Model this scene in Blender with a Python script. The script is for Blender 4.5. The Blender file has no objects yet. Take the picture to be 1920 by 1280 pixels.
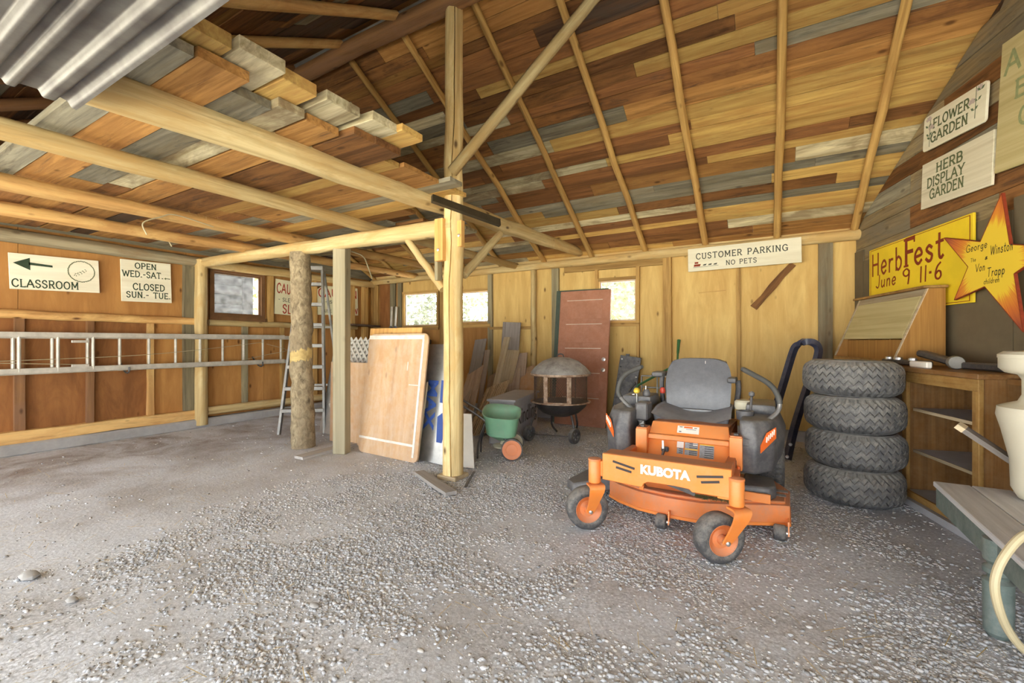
import bpy, bmesh, math, random
import numpy as np
from mathutils import Matrix, Vector, noise as mnoise

random.seed(7)
rng = np.random.default_rng(11)
SC = bpy.context.scene
COL = SC.collection

# ------------------------------------------------------------------ camera
TH = math.radians(30.3)          # the room is seen turned to the left of its depth axis
FPX = 830.0                      # focal length for a 1920 px wide frame
EYE = 1.28
cam_data = bpy.data.cameras.new('camera')
cam_data.sensor_width = 36.0
cam_data.lens = FPX / 1920.0 * 36.0
cam_data.clip_start = 0.05
cam_data.clip_end = 300
cam = bpy.data.objects.new('camera', cam_data)
COL.objects.link(cam)
cam.location = (0, 0, EYE)
cam.rotation_euler = (math.pi / 2, 0, TH)
SC.camera = cam

# ------------------------------------------------------------------ daylight
world = bpy.data.worlds.new('overcast_sky')
SC.world = world
world.use_nodes = True
_bg = world.node_tree.nodes['Background']
_bg.inputs['Color'].default_value = (0.90, 0.955, 1.0, 1)
_bg.inputs['Strength'].default_value = 2.6
sun_data = bpy.data.lights.new('sun', 'SUN')
sun_data.energy = 22.0
sun_data.angle = math.radians(12)
sun_data.color = (1.0, 0.965, 0.92)
sun = bpy.data.objects.new('sun', sun_data)
COL.objects.link(sun)
sun.rotation_euler = Vector((-0.25, -0.08, -0.96)).to_track_quat('-Z', 'Y').to_euler()
sun['kind'] = 'helper'

SC.cycles.diffuse_bounces = 8
vs = SC.view_settings
vs.view_transform = 'Standard'
vs.look = 'None'
vs.exposure = 1.45
vs.gamma = 1.0
vs.use_curve_mapping = False

# ------------------------------------------------------------------ measuring helpers (real planes of the room)
CT, ST = math.cos(TH), math.sin(TH)
def ray(px, py):
    a = (px - 960.0) / FPX
    b = (640.0 - py) / FPX
    return Vector((CT * a - ST, ST * a + CT, b))
def onY(px, py, Y):
    r = ray(px, py); t = Y / r.y
    return Vector((r.x * t, Y, EYE + r.z * t))
def onX(px, py, X):
    r = ray(px, py); t = X / r.x
    return Vector((X, r.y * t, EYE + r.z * t))
def onZ(px, py, Z):
    r = ray(px, py); t = (Z - EYE) / r.z
    return Vector((r.x * t, r.y * t, Z))
def onT(px, py, t):
    r = ray(px, py)
    return Vector((r.x * t, r.y * t, EYE + r.z * t))
# plan of the building: left wall X = XL, back wall Y = YB, right wall splayed
XL, YB = -7.50, 6.80
WC = Vector((0.90, 6.80, 0))
WU = Vector((math.sin(math.radians(15)), -math.cos(math.radians(15)), 0))   # along right wall, towards the open front
WN = Vector((-WU.y * -1, 0, 0))
WN = Vector((-math.cos(math.radians(15)), -math.sin(math.radians(15)), 0))  # into the room
def W(s, off, z):
    p = WC + WU * s + WN * off
    return Vector((p.x, p.y, z))
def onW(px, py, off=0.0):
    r = ray(px, py)
    p0 = WC + WN * off
    t = p0.dot(WN) / r.dot(Vector((WN.x, WN.y, 0)))
    return Vector((r.x * t, r.y * t, EYE + r.z * t))
SLOPE = 0.561
ZE = 2.66                       # underside of roof boards above the back wall
YR = 3.30                       # ridge
ZR = ZE + SLOPE * (YB - YR)
def roof_back(y): return ZE + SLOPE * (YB - y)
def roof_front(y): return ZR - SLOPE * (YR - y)

# ------------------------------------------------------------------ objects
WM = {}
def _link(o, Wm, parent):
    COL.objects.link(o)
    if parent is not None:
        o.parent = parent
        o.matrix_basis = WM[parent.name].inverted() @ Wm
    else:
        o.matrix_basis = Wm
    WM[o.name] = Wm.copy()
    return o
def tag(o, label, cat, group=None):
    o['label'] = label; o['category'] = cat
    if group: o['group'] = group
    return o
def thing(name, label, cat, loc=(0, 0, 0), group=None):
    o = bpy.data.objects.new(name, None)
    o.empty_display_size = 0.1
    _link(o, Matrix.Translation(Vector(loc)), None)
    return tag(o, label, cat, group)
def struct(name, loc=(0, 0, 0)):
    o = bpy.data.objects.new(name, None)
    o.empty_display_size = 0.1
    _link(o, Matrix.Translation(Vector(loc)), None)
    o['kind'] = 'structure'
    return o
def copy_tree(o, Wm, parent=None):
    c = o.copy()
    COL.objects.link(c)
    c.parent = parent
    c.matrix_basis = Wm if parent is None else o.matrix_basis.copy()
    WM[c.name] = Wm.copy() if parent is None else WM[parent.name] @ o.matrix_basis
    for ch in list(o.children):
        copy_tree(ch, None, c)
    return c

def frame_of(x, y, z, o):
    return Matrix(((x.x, y.x, z.x, o.x), (x.y, y.y, z.y, o.y), (x.z, y.z, z.z, o.z), (0, 0, 0, 1)))
def axis_frame(p0, p1, up=Vector((0, 0, 1))):
    """frame at the middle of p0-p1, local X along it, local Z near `up`"""
    p0, p1, up = Vector(p0), Vector(p1), Vector(up)
    x = (p1 - p0).normalized()
    if abs(x.dot(up)) > 0.98: up = Vector((0, 1, 0)) if abs(x.y) < 0.9 else Vector((1, 0, 0))
    y = up.cross(x).normalized()
    z = x.cross(y).normalized()
    return frame_of(x, y, z, (p0 + p1) / 2)

class MB:
    def __init__(s): s.v = []; s.f = []
    def add(s, vs, fs):
        n = len(s.v)
        s.v += [Vector(v) for v in vs]
        s.f += [[i + n for i in f] for f in fs]
        return s
    def box(s, c, size, R=None):
        c = Vector(c); h = [q / 2 for q in size]
        vs = [Vector((x * h[0], y * h[1], z * h[2])) for x in (-1, 1) for y in (-1, 1) for z in (-1, 1)]
        if R is not None: vs = [R @ v for v in vs]
        return s.add([c + v for v in vs], [(0, 1, 3, 2), (4, 6, 7, 5), (0, 4, 5, 1), (2, 3, 7, 6), (0, 2, 6, 4), (1, 5, 7, 3)])
    def bar(s, p0, p1, w, h, up=(0, 0, 1)):
        F = axis_frame(p0, p1, up); L = (Vector(p1) - Vector(p0)).length
        vs = [F @ Vector((x * L / 2, y * w / 2, z * h / 2)) for x in (-1, 1) for y in (-1, 1) for z in (-1, 1)]
        return s.add(vs, [(0, 1, 3, 2), (4, 6, 7, 5), (0, 4, 5, 1), (2, 3, 7, 6), (0, 2, 6, 4), (1, 5, 7, 3)])
    def prism(s, poly, ext):
        poly = [Vector(p) for p in poly]; ext = Vector(ext); n = len(poly)
        s.add(poly + [p + ext for p in poly],
              [list(range(n))[::-1], [n + i for i in range(n)]] + [(i, (i + 1) % n, n + (i + 1) % n, n + i) for i in range(n)])
        return s
    def tube(s, pts, r, n=8, cap=True, closed=False, squash=None):
        pts = [Vector(p) for p in pts]; m = len(pts)
        rs = r if isinstance(r, (list, tuple)) else [r] * m
        t0 = (pts[1] - pts[0]).normalized()
        ref = Vector((0, 0, 1)) if abs(t0.z) < 0.9 else Vector((1, 0, 0))
        u = (ref - t0 * ref.dot(t0)).normalized()
        vs = []
        for i, p in enumerate(pts):
            a = pts[(i - 1) % m] if (closed or i > 0) else p
            b = pts[(i + 1) % m] if (closed or i < m - 1) else p
            t = (b - a).normalized()
            u = (u - t * u.dot(t)).normalized(); w = t.cross(u)
            for k in range(n):
                an = 2 * math.pi * k / n
                q1, q2 = (1, 1) if squash is None else squash
                vs.append(p + (u * math.cos(an) * q1 + w * math.sin(an) * q2) * rs[i])
        fs = []
        for i in range(m if closed else m - 1):
            j = (i + 1) % m
            for k in range(n):
                k2 = (k + 1) % n
                fs.append((i * n + k, i * n + k2, j * n + k2, j * n + k))
        if cap and not closed:
            fs.append(list(range(n))[::-1]); fs.append([(m - 1) * n + k for k in range(n)])
        return s.add(vs, fs)
    def lathe(s, prof, c=(0, 0, 0), n=24, F=None, closed=False):
        c = Vector(c); m = len(prof); vs = []
        for (r, z) in prof:
            for k in range(n):
                a = 2 * math.pi * k / n
                v = Vector((max(r, 1e-4) * math.cos(a), max(r, 1e-4) * math.sin(a), z))
                vs.append(c + (F @ v if F is not None else v))
        fs = []
        for i in range(m if closed else m - 1):
            j = (i + 1) % m
            for k in range(n):
                fs.append((i * n + k, i * n + (k + 1) % n, j * n + (k + 1) % n, j * n + k))
        if not closed:
            fs.append(list(range(n))[::-1]); fs.append([(m - 1) * n + k for k in range(n)])
        return s.add(vs, fs)
    def grid(s, fn, nu, nv, closed_u=False):
        vs = [fn(i / (nu if closed_u else nu - 1), j / (nv - 1)) for j in range(nv) for i in range(nu)]
        fs = []
        for j in range(nv - 1):
            for i in range(nu if closed_u else nu - 1):
                i2 = (i + 1) % nu
                fs.append((j * nu + i, j * nu + i2, (j + 1) * nu + i2, (j + 1) * nu + i))
        return s.add(vs, fs)
    def build(s, name, mat, parent=None, F=None, bevel=0.0, seg=1, smooth=True, ang=35, thick=0.0):
        """F: frame whose local axes the mesh gets (the vertices given are world ones)"""
        if F is None:
            lo = Vector([min(v[i] for v in s.v) for i in range(3)]); hi = Vector([max(v[i] for v in s.v) for i in range(3)])
            F = Matrix.Translation(Vector(((lo.x + hi.x) / 2, (lo.y + hi.y) / 2, lo.z)))
        Fi = F.inverted()
        me = bpy.data.meshes.new(name)
        me.from_pydata([Fi @ v for v in s.v], [], s.f)
        bm = bmesh.new(); bm.from_mesh(me)
        if thick:
            bmesh.ops.recalc_face_normals(bm, faces=bm.faces[:])
            bmesh.ops.solidify(bm, geom=bm.faces[:], thickness=thick)
        if bevel > 0:
            ed = [e for e in bm.edges if len(e.link_faces) == 2 and e.calc_face_angle(0) > math.radians(28)]
            bmesh.ops.bevel(bm, geom=ed, offset=bevel, segments=seg, profile=0.6, affect='EDGES', clamp_overlap=True)
        bmesh.ops.recalc_face_normals(bm, faces=bm.faces[:])
        bm.to_mesh(me); bm.free()
        if smooth:
            me.shade_smooth()
            me.set_sharp_from_angle(angle=math.radians(ang))
        me.materials.append(M(mat))
        o = bpy.data.objects.new(name, me)
        return _link(o, F, parent)

def board(name, p0, p1, w, t, mat, parent=None, up=(0, 0, 1), wob=0.0, nseg=1, skew=(0, 0), bevel=0.0):
    """a plank: local X = length, Y = width, Z = thickness; edges a little uneven"""
    p0, p1 = Vector(p0), Vector(p1)
    F = axis_frame(p0, p1, up); L = (p1 - p0).length
    vs = []; fs = []
    for i in range(nseg + 1):
        u = i / nseg
        x = (u - 0.5) * L
        a = random.uniform(-wob, wob); b = random.uniform(-wob, wob); c = random.uniform(-wob, wob) * 0.25
        sk = skew[0] if i == 0 else (skew[1] if i == nseg else 0)
        vs += [Vector((x - sk, -w / 2 + a, -t / 2 + c)), Vector((x + sk, w / 2 + b, -t / 2 + c)),
               Vector((x + sk, w / 2 + b, t / 2 + c)), Vector((x - sk, -w / 2 + a, t / 2 + c))]
    for i in range(nseg):
        q = i * 4
        for k in range(4):
            fs.append((q + k, q + (k + 1) % 4, q + 4 + (k + 1) % 4, q + 4 + k))
    fs.append((3, 2, 1, 0)); q = nseg * 4; fs.append((q, q + 1, q + 2, q + 3))
    mb = MB(); mb.v = [F @ v for v in vs]; mb.f = fs
    return mb.build(name, mat, parent, F=F, bevel=bevel, smooth=bevel > 0)
def pole(name, p0, p1, r0, r1, mat, parent=None, n=14, nseg=8, wob=0.01, split=0.0, lump=0.04, seed=0, roll=0.0):
    """a peeled log: tapered, a little crooked and lumpy; `split` makes a drying crack along it"""
    p0, p1 = Vector(p0), Vector(p1)
    F = axis_frame(p0, p1); L = (p1 - p0).length
    rd = random.Random(seed * 31 + int(abs(p0.x * 97 + p1.z * 53) * 10))
    vs = []; fs = []
    dy = dz = 0
    for i in range(nseg + 1):
        u = i / nseg
        env = math.sin(math.pi * u)
        dy = rd.uniform(-wob, wob) * env; dz = rd.uniform(-wob, wob) * env
        r = r0 + (r1 - r0) * u
        for k in range(n):
            a = 2 * math.pi * k / n
            rr = r * (1 + lump * rd.uniform(-1, 1))
            if split and k == 0: rr = r - split
            if split and k in (1, n - 1):
                a = (0.06 if k == 1 else -0.06)
            a += roll + (0.25 * math.sin(u * 5) if split else 0)
            vs.append(F @ Vector(((u - 0.5) * L, dy + rr * math.sin(a), dz + rr * math.cos(a))))
    for i in range(nseg):
        for k in range(n):
            fs.append((i * n + k, i * n + (k + 1) % n, (i + 1) * n + (k + 1) % n, (i + 1) * n + k))
    fs.append(list(range(n))[::-1]); fs.append([nseg * n + k for k in range(n)])
    mb = MB(); mb.v = vs; mb.f = fs
    return mb.build(name, mat, parent, F=F, smooth=True, ang=50)
def arc_pts(pts, n=6):
    """smooth a polyline (Catmull-Rom)"""
    P = [Vector(p) for p in pts]; out = []
    for i in range(len(P) - 1):
        a = P[i - 1] if i > 0 else P[i] * 2 - P[i + 1]
        b, c = P[i], P[i + 1]
        d = P[i + 2] if i + 2 < len(P) else P[i + 1] * 2 - P[i]
        for k in range(n):
            t = k / n
            out.append(0.5 * ((2 * b) + (c - a) * t + (2 * a - 5 * b + 4 * c - d) * t * t + (3 * b - a - 3 * c + d) * t ** 3))
    out.append(P[-1])
    return out

# ------------------------------------------------------------------ materials
MATS = {}
def M(n):
    return MATS[n] if isinstance(n, str) else n
def _new(name):
    m = bpy.data.materials.new(name); m.use_nodes = True
    nt = m.node_tree
    b = nt.nodes['Principled BSDF']
    MATS[name] = m
    return m, nt, b
def N(nt, t, **kw):
    n = nt.nodes.new(t)
    for k, v in kw.items():
        if k.startswith('i_'): n.inputs[k[2:].replace('_', ' ')].default_value = v
        else: setattr(n, k, v)
    return n
def ramp(nt, stops):
    r = nt.nodes.new('ShaderNodeValToRGB')
    e = r.color_ramp.elements
    while len(e) < len(stops): e.new(0.5)
    for k, (p, c) in enumerate(stops):
        e[k].position = p
        e[k].color = (tuple(c) + (1,))[:4] if hasattr(c, '__len__') else (c, c, c, 1)
    return r
def coords(nt, scale, rand=True):
    L = nt.links
    tc = nt.nodes.new('ShaderNodeTexCoord')
    mp = nt.nodes.new('ShaderNodeMapping')
    mp.inputs['Scale'].default_value = scale
    if rand:
        oi = nt.nodes.new('ShaderNodeObjectInfo')
        mu = N(nt, 'ShaderNodeMath', operation='MULTIPLY'); mu.inputs[1].default_value = 37.0
        ad = N(nt, 'ShaderNodeVectorMath', operation='ADD')
        L.new(oi.outputs['Random'], mu.inputs[0])
        L.new(tc.outputs['Object'], ad.inputs[0]); L.new(mu.outputs[0], ad.inputs[1])
        L.new(ad.outputs[0], mp.inputs['Vector'])
        return mp, oi, ad
    L.new(tc.outputs['Object'], mp.inputs['Vector'])
    return mp, None, tc
def mixc(nt, fac, a, b, mode='MIX'):
    n = nt.nodes.new('ShaderNodeMix'); n.data_type = 'RGBA'; n.blend_type = mode
    for s, v in ((n.inputs['Factor'], fac), (n.inputs['A'], a), (n.inputs['B'], b)):
        if hasattr(v, 'is_linked') or isinstance(v, bpy.types.NodeSocket): nt.links.new(v, s)
        elif hasattr(v, '__len__'): s.default_value = tuple(v) + ((1,) if len(v) == 3 else ())
        else: s.default_value = v
    return n.outputs['Result']
def srgb(r, g, b):
    f = lambda c: (c / 255 / 12.92) if c / 255 <= 0.04045 else ((c / 255 + 0.055) / 1.055) ** 2.4
    return (f(r), f(g), f(b))

def soften(c, k=0.12, g=1.06):
    l = .3 * c[0] + .59 * c[1] + .11 * c[2]
    sat = (max(c) - min(c)) / max(c)
    return tuple(min(.92, (q + (l - q) * k) * g * (1 + h * sat)) for q, h in zip(c, (-.03, .06, .0)))
def wood(name, light, dark, patch=None, patch_amt=0.5, knots=0.0, grain=1.0, rough=0.75, var=0.25, gx=1.2, gy=22.0, dust=None, dust_amt=0.0, bump=0.25, stain=0.0):
    light, dark = soften(light), soften(dark)
    if patch is not None: patch = soften(patch)
    m, nt, b = _new(name); L = nt.links
    mp, oi, ad = coords(nt, (gx * grain, gy * grain, gy * grain))
    n1 = N(nt, 'ShaderNodeTexNoise', i_Scale=1.0, i_Detail=7.0, i_Roughness=0.65, i_Distortion=0.5)
    L.new(mp.outputs[0], n1.inputs['Vector'])
    r1 = ramp(nt, [(0.30, dark), (0.62, light)]); L.new(n1.outputs['Fac'], r1.inputs[0])
    col = r1.outputs[0]
    mp2 = N(nt, 'ShaderNodeMapping'); mp2.inputs['Scale'].default_value = (1.1, 4.0, 4.0)
    L.new(ad.outputs[0], mp2.inputs['Vector'])
    n2 = N(nt, 'ShaderNodeTexNoise', i_Scale=1.0, i_Detail=5.0, i_Roughness=0.7, i_Distortion=0.8)
    L.new(mp2.outputs[0], n2.inputs['Vector'])
    if patch is not None:
        r2 = ramp(nt, [(0.5 - 0.1 * patch_amt, 0.0), (0.62, patch_amt)]); L.new(n2.outputs['Fac'], r2.inputs[0])
        col = mixc(nt, r2.outputs[0], col, patch)
    if dust is not None:
        n4 = N(nt, 'ShaderNodeTexNoise', i_Scale=9.0, i_Detail=6.0, i_Roughness=0.75)
        L.new(ad.outputs[0], n4.inputs['Vector'])
        r4 = ramp(nt, [(0.4, 0.0), (0.75, dust_amt)]); L.new(n4.outputs['Fac'], r4.inputs[0])
        col = mixc(nt, r4.outputs[0], col, dust)
    if stain:
        mp5 = N(nt, 'ShaderNodeMapping'); mp5.inputs['Scale'].default_value = (0.9, 9.0, 9.0)
        L.new(ad.outputs[0], mp5.inputs['Vector'])
        n5 = N(nt, 'ShaderNodeTexNoise', i_Scale=1.3, i_Detail=8.0, i_Roughness=0.72, i_Distortion=1.4)
        L.new(mp5.outputs[0], n5.inputs['Vector'])
        r5 = ramp(nt, [(0.55, 0.0), (0.68, stain)]); L.new(n5.outputs['Fac'], r5.inputs[0])
        col = mixc(nt, r5.outputs[0], col, (dark[0] * .5 + .02, dark[1] * .5 + .022, dark[2] * .5 + .022))
    if knots:
        mp3 = N(nt, 'ShaderNodeMapping'); mp3.inputs['Scale'].default_value = (2.6, 5.5, 5.5)
        L.new(ad.outputs[0], mp3.inputs['Vector'])
        vo = N(nt, 'ShaderNodeTexVoronoi', i_Scale=1.0, i_Randomness=1.0); L.new(mp3.outputs[0], vo.inputs['Vector'])
        r3 = ramp(nt, [(0.05, knots), (0.13, 0.0)]); L.new(vo.outputs['Distance'], r3.inputs[0])
        col = mixc(nt, r3.outputs[0], col, (dark[0] * .35, dark[1] * .3, dark[2] * .3))
    hs = N(nt, 'ShaderNodeHueSaturation')
    mr = N(nt, 'ShaderNodeMapRange'); mr.inputs['To Min'].default_value = 1 - var; mr.inputs['To Max'].default_value = 1 + var
    L.new(oi.outputs['Random'], mr.inputs['Value']); L.new(mr.outputs[0], hs.inputs['Value'])
    L.new(col, hs.inputs['Color'])
    L.new(hs.outputs[0], b.inputs['Base Color'])
    b.inputs['Roughness'].default_value = rough
    b.inputs['Specular IOR Level'].default_value = 0.25
    if bump:
        bp = N(nt, 'ShaderNodeBump'); bp.inputs['Strength'].default_value = bump; bp.inputs['Distance'].default_value = 0.01
        L.new(n1.outputs['Fac'], bp.inputs['Height']); L.new(bp.outputs[0], b.inputs['Normal'])
    return m
def plain(name, col, rough=0.5, metal=0.0, var=0.15, scale=6.0, dust=None, dust_amt=0.0, spec=0.5, bump=0.0, col2=None, trans=0.0):
    m, nt, b = _new(name); L = nt.links
    mp, oi, ad = coords(nt, (scale, scale, scale))
    n1 = N(nt, 'ShaderNodeTexNoise', i_Scale=1.0, i_Detail=6.0, i_Roughness=0.65)
    L.new(mp.outputs[0], n1.inputs['Vector'])
    c2 = col2 if col2 is not None else tuple(c * (1 - var) for c in col)
    c1 = tuple(min(1, c * (1 + var * .5)) for c in col)
    r1 = ramp(nt, [(0.35, c2), (0.65, c1)]); L.new(n1.outputs['Fac'], r1.inputs[0])
    out = r1.outputs[0]
    if dust is not None:
        geo = N(nt, 'ShaderNodeNewGeometry'); sx = N(nt, 'ShaderNodeSeparateXYZ')
        L.new(geo.outputs['Normal'], sx.inputs[0])
        n2 = N(nt, 'ShaderNodeTexNoise', i_Scale=scale * 1.7, i_Detail=6.0, i_Roughness=0.8); L.new(ad.outputs[0], n2.inputs['Vector'])
        md = N(nt, 'ShaderNodeMath', operation='MULTIPLY_ADD'); md.inputs[1].default_value = 0.22; md.inputs[2].default_value = 0.0
        L.new(sx.outputs['Z'], md.inputs[0])
        ads = N(nt, 'ShaderNodeMath', operation='ADD'); L.new(n2.outputs['Fac'], ads.inputs[0]); L.new(md.outputs[0], ads.inputs[1])
        r2 = ramp(nt, [(0.42, 0.0), (0.78, dust_amt)]); L.new(ads.outputs[0], r2.inputs[0])
        out = mixc(nt, r2.outputs[0], out, dust)
    L.new(out, b.inputs['Base Color'])
    b.inputs['Roughness'].default_value = rough; b.inputs['Metallic'].default_value = metal
    b.inputs['Specular IOR Level'].default_value = spec
    if trans: b.inputs['Transmission Weight'].default_value = trans
    if bump:
        bp = N(nt, 'ShaderNodeBump'); bp.inputs['Strength'].default_value = bump; bp.inputs['Distance'].default_value = 0.01
        L.new(n1.outputs['Fac'], bp.inputs['Height']); L.new(bp.outputs[0], b.inputs['Normal'])
    return m

# roof and loft boards
wood('board_orange', srgb(184, 128, 60), srgb(124, 78, 32), srgb(150, 98, 44), .6, knots=.8, stain=.75)
wood('board_brown', srgb(138, 88, 44), srgb(80, 46, 22), srgb(172, 112, 52), .5, knots=.6, stain=.75)
wood('board_red', srgb(152, 96, 48), srgb(98, 58, 28), srgb(118, 74, 40), .6, knots=.4, stain=.6)
wood('board_dark', srgb(96, 64, 42), srgb(52, 34, 24), srgb(76, 66, 60), .6, knots=.4)
wood('board_grey', srgb(150, 142, 122), srgb(98, 92, 82), srgb(122, 104, 76), .6, knots=.5, rough=.85, stain=.75)
wood('board_yellow', srgb(206, 164, 84), srgb(160, 112, 48), srgb(178, 124, 56), .6, knots=.9, stain=.6)
wood('board_pale', srgb(214, 200, 164), srgb(160, 142, 104), srgb(110, 82, 56), .7, knots=.5, stain=.6)
wood('board_weather', srgb(160, 136, 98), srgb(112, 88, 58), srgb(128, 118, 102), .8, knots=.5, rough=.85, stain=.75)
wood('rafter_wood', srgb(206, 160, 86), srgb(150, 104, 46), srgb(172, 122, 62), .5, knots=.8, gx=.8)
wood('log_pale', srgb(212, 186, 134), srgb(158, 126, 76), srgb(186, 146, 86), .9, knots=1.0, gx=.6, gy=18, stain=.35)
wood('log_orange', srgb(206, 152, 86), srgb(156, 106, 54), srgb(216, 172, 104), .8, knots=1.0, gx=.6, gy=18, stain=.35)
wood('log_dark', srgb(164, 112, 66), srgb(110, 70, 42), srgb(148, 104, 78), .6, knots=.9, gx=.6, gy=14)
wood('log_grey', srgb(150, 136, 110), srgb(96, 84, 66), srgb(128, 100, 70), .6, knots=.5, gx=.6, gy=14, rough=.9)
wood('post_grey', srgb(166, 154, 128), srgb(130, 118, 94), srgb(150, 136, 110), .5, knots=.2, gx=.5, gy=26, var=.05, rough=.85)
wood('stud_wood', srgb(196, 150, 80), srgb(146, 102, 48), None, knots=.6)
wood('stud_grey', srgb(150, 136, 106), srgb(106, 94, 72), None, knots=.3)
wood('plywood_yellow', srgb(222, 182, 106), srgb(196, 148, 76), srgb(204, 156, 80), .5, knots=.95, gx=1.0, gy=7, var=.06, grain=1.0)
wood('plywood_orange', srgb(190, 130, 60), srgb(158, 100, 42), srgb(172, 112, 48), .6, knots=.95, gx=1.0, gy=6, var=.10)
wood('plywood_red', srgb(160, 100, 46), srgb(130, 76, 32), srgb(120, 70, 30), .6, knots=.8, gx=1.0, gy=6, var=.10)
wood('plywood_pink', srgb(206, 168, 132), srgb(182, 138, 100), srgb(196, 142, 92), .7, knots=.35, gx=.8, gy=9, var=.03, dust=srgb(205, 192, 178), dust_amt=.45)
wood('cabinet_brown', srgb(146, 98, 46), srgb(104, 62, 24), srgb(122, 78, 36), .5, knots=0, gx=.6, gy=26, rough=.5, var=.12, dust=srgb(170, 150, 120), dust_amt=.25, bump=.1)
wood('cabinet_edge', srgb(184, 132, 62), srgb(132, 84, 34), srgb(108, 64, 28), .6, knots=0, gx=1, gy=20, rough=.6, dust=srgb(214, 186, 120), dust_amt=.4)
wood('desk_gold', srgb(182, 126, 52), srgb(146, 92, 32), srgb(160, 106, 42), .4, knots=0, gx=.7, gy=30, rough=.45, var=.05, bump=.05)
wood('block_orange', srgb(226, 168, 88), srgb(196, 132, 60), None, knots=.5, var=.08)
wood('plank_dusty', srgb(176, 152, 132), srgb(138, 114, 96), srgb(156, 132, 114), .5, knots=.2, dust=srgb(170, 158, 150), dust_amt=.5)
wood('plank_slate', srgb(150, 140, 134), srgb(118, 108, 104), srgb(134, 124, 116), .5, knots=.2, dust=srgb(150, 142, 136), dust_amt=.4)
wood('plank_tan', srgb(196, 172, 138), srgb(156, 130, 98), None, knots=.3, dust=srgb(196, 184, 168), dust_amt=.4)
wood('floor_plank', srgb(172, 166, 162), srgb(140, 134, 130), None, knots=.1, rough=.95)
wood('bench_grey', srgb(194, 194, 196), srgb(160, 160, 162), srgb(174, 174, 176), .5, knots=.15, rough=.85, gx=1.0)
wood('sign_white', srgb(232, 226, 204), srgb(216, 206, 180), None, knots=.05, var=.02, gx=.8, gy=10, bump=.08)
wood('sign_weathered', srgb(228, 220, 198), srgb(196, 184, 156), srgb(214, 202, 176), .5, knots=.05, var=.02, gx=.8, gy=30, bump=.3)
wood('sign_plywood', srgb(196, 178, 128), srgb(172, 150, 98), None, knots=.1, var=.02, gx=.5, gy=18)
wood('bark', srgb(168, 148, 118), srgb(90, 74, 56), srgb(134, 114, 90), .7, knots=.6, gx=14, gy=22, rough=.95, bump=1.0, var=.02)
wood('bark_bare', srgb(186, 156, 96), srgb(138, 108, 64), None, knots=.3, gx=2, gy=14)
wood('cabin_log', srgb(70, 68, 76), srgb(30, 29, 36), srgb(48, 47, 54), .5, knots=.2, gx=.8, gy=9, rough=.9)
# painted, plastic, metal
plain('letter_green', srgb(46, 66, 46), .8, var=.25, scale=30)
plain('letter_black', srgb(44, 42, 34), .8, var=.3, scale=30)
plain('letter_olive', srgb(96, 106, 72), .85, var=.25, scale=30)
plain('letter_red', srgb(168, 58, 32), .8, var=.2, scale=30)
plain('letter_brown', srgb(140, 52, 20), .7, var=.2, scale=30)
plain('letter_grey', srgb(72, 76, 66), .8, var=.25, scale=30)
plain('letter_blue', srgb(48, 78, 150), .6, var=.1, scale=20)
plain('letter_white', srgb(244, 240, 232), .5, var=.04)
plain('flower_mauve', srgb(198, 184, 178), .85, var=.1, scale=30)
plain('letter_faded', srgb(146, 154, 110), .9, var=.2, scale=30)
plain('leaf_paint', srgb(104, 122, 92), .85, var=.2, scale=30)
plain('sign_yellow', srgb(240, 210, 42), .6, var=.08, scale=3)
plain('sign_cream', srgb(226, 220, 186), .7, var=.06, scale=4)
plain('dark_panel', srgb(108, 96, 74), .75, var=.15, scale=3, dust=srgb(120, 108, 88), dust_amt=.25)
plain('corrugated_steel', srgb(112, 110, 106), .5, .4, .2, 4, col2=srgb(84, 80, 78))
plain('aluminium', srgb(206, 202, 192), .5, .35, .12, 6, col2=srgb(178, 174, 164))
plain('grey_metal', srgb(136, 134, 130), .5, .5, .2, 8)
plain('dark_metal', srgb(84, 82, 84), .5, .6, .3, 9, dust=srgb(140, 134, 126), dust_amt=.45)
plain('dark_bracket', srgb(66, 58, 44), .55, .3, .25, 9)
plain('black_plate', srgb(84, 84, 88), .55, .4, .35, 10, dust=srgb(150, 146, 140), dust_amt=.5)
plain('navy_paint', srgb(54, 60, 84), .35, .0, .15, 5, dust=srgb(140, 140, 146), dust_amt=.3)
plain('chrome_bolt', srgb(214, 214, 214), .3, .9, .1, 20)
plain('orange_paint', srgb(234, 136, 58), .42, 0, .06, 3, dust=srgb(206, 160, 120), dust_amt=.4)
plain('orange_dusty', srgb(220, 128, 68), .6, 0, .12, 5, dust=srgb(180, 142, 120), dust_amt=.65)
plain('black_plastic', srgb(78, 78, 83), .45, 0, .12, 6, dust=srgb(150, 147, 144), dust_amt=.5)
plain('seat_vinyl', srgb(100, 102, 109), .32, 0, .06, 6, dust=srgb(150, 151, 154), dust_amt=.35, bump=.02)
plain('seat_vinyl_lit', srgb(124, 126, 132), .34, 0, .06, 6, dust=srgb(182, 182, 184), dust_amt=.5, bump=.02)  # lighter copy of the seat vinyl; dust tint brightens the under-lit cushion top
plain('rubber', srgb(72, 72, 74), .75, 0, .2, 12, dust=srgb(164, 158, 150), dust_amt=.65)
plain('tire_rubber', srgb(94, 94, 96), .7, 0, .18, 10, dust=srgb(170, 166, 158), dust_amt=.7)
plain('lever_grip', srgb(82, 82, 80), .6, 0, .15, 12)
plain('lever_steel', srgb(150, 150, 150), .4, .6, .15, 12)
plain('yellow_plastic', srgb(232, 200, 60), .4)
plain('red_plastic', srgb(190, 60, 40), .4)
plain('tank_plastic', srgb(214, 208, 184), .5)
plain('sticker_white', srgb(226, 220, 212), .5, var=.08, scale=18)
plain('sticker_grey', srgb(150, 152, 156), .5, var=.25, scale=60)
plain('sticker_black', srgb(40, 38, 38), .5)
plain('sticker_orange', srgb(236, 110, 40), .45)
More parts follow.
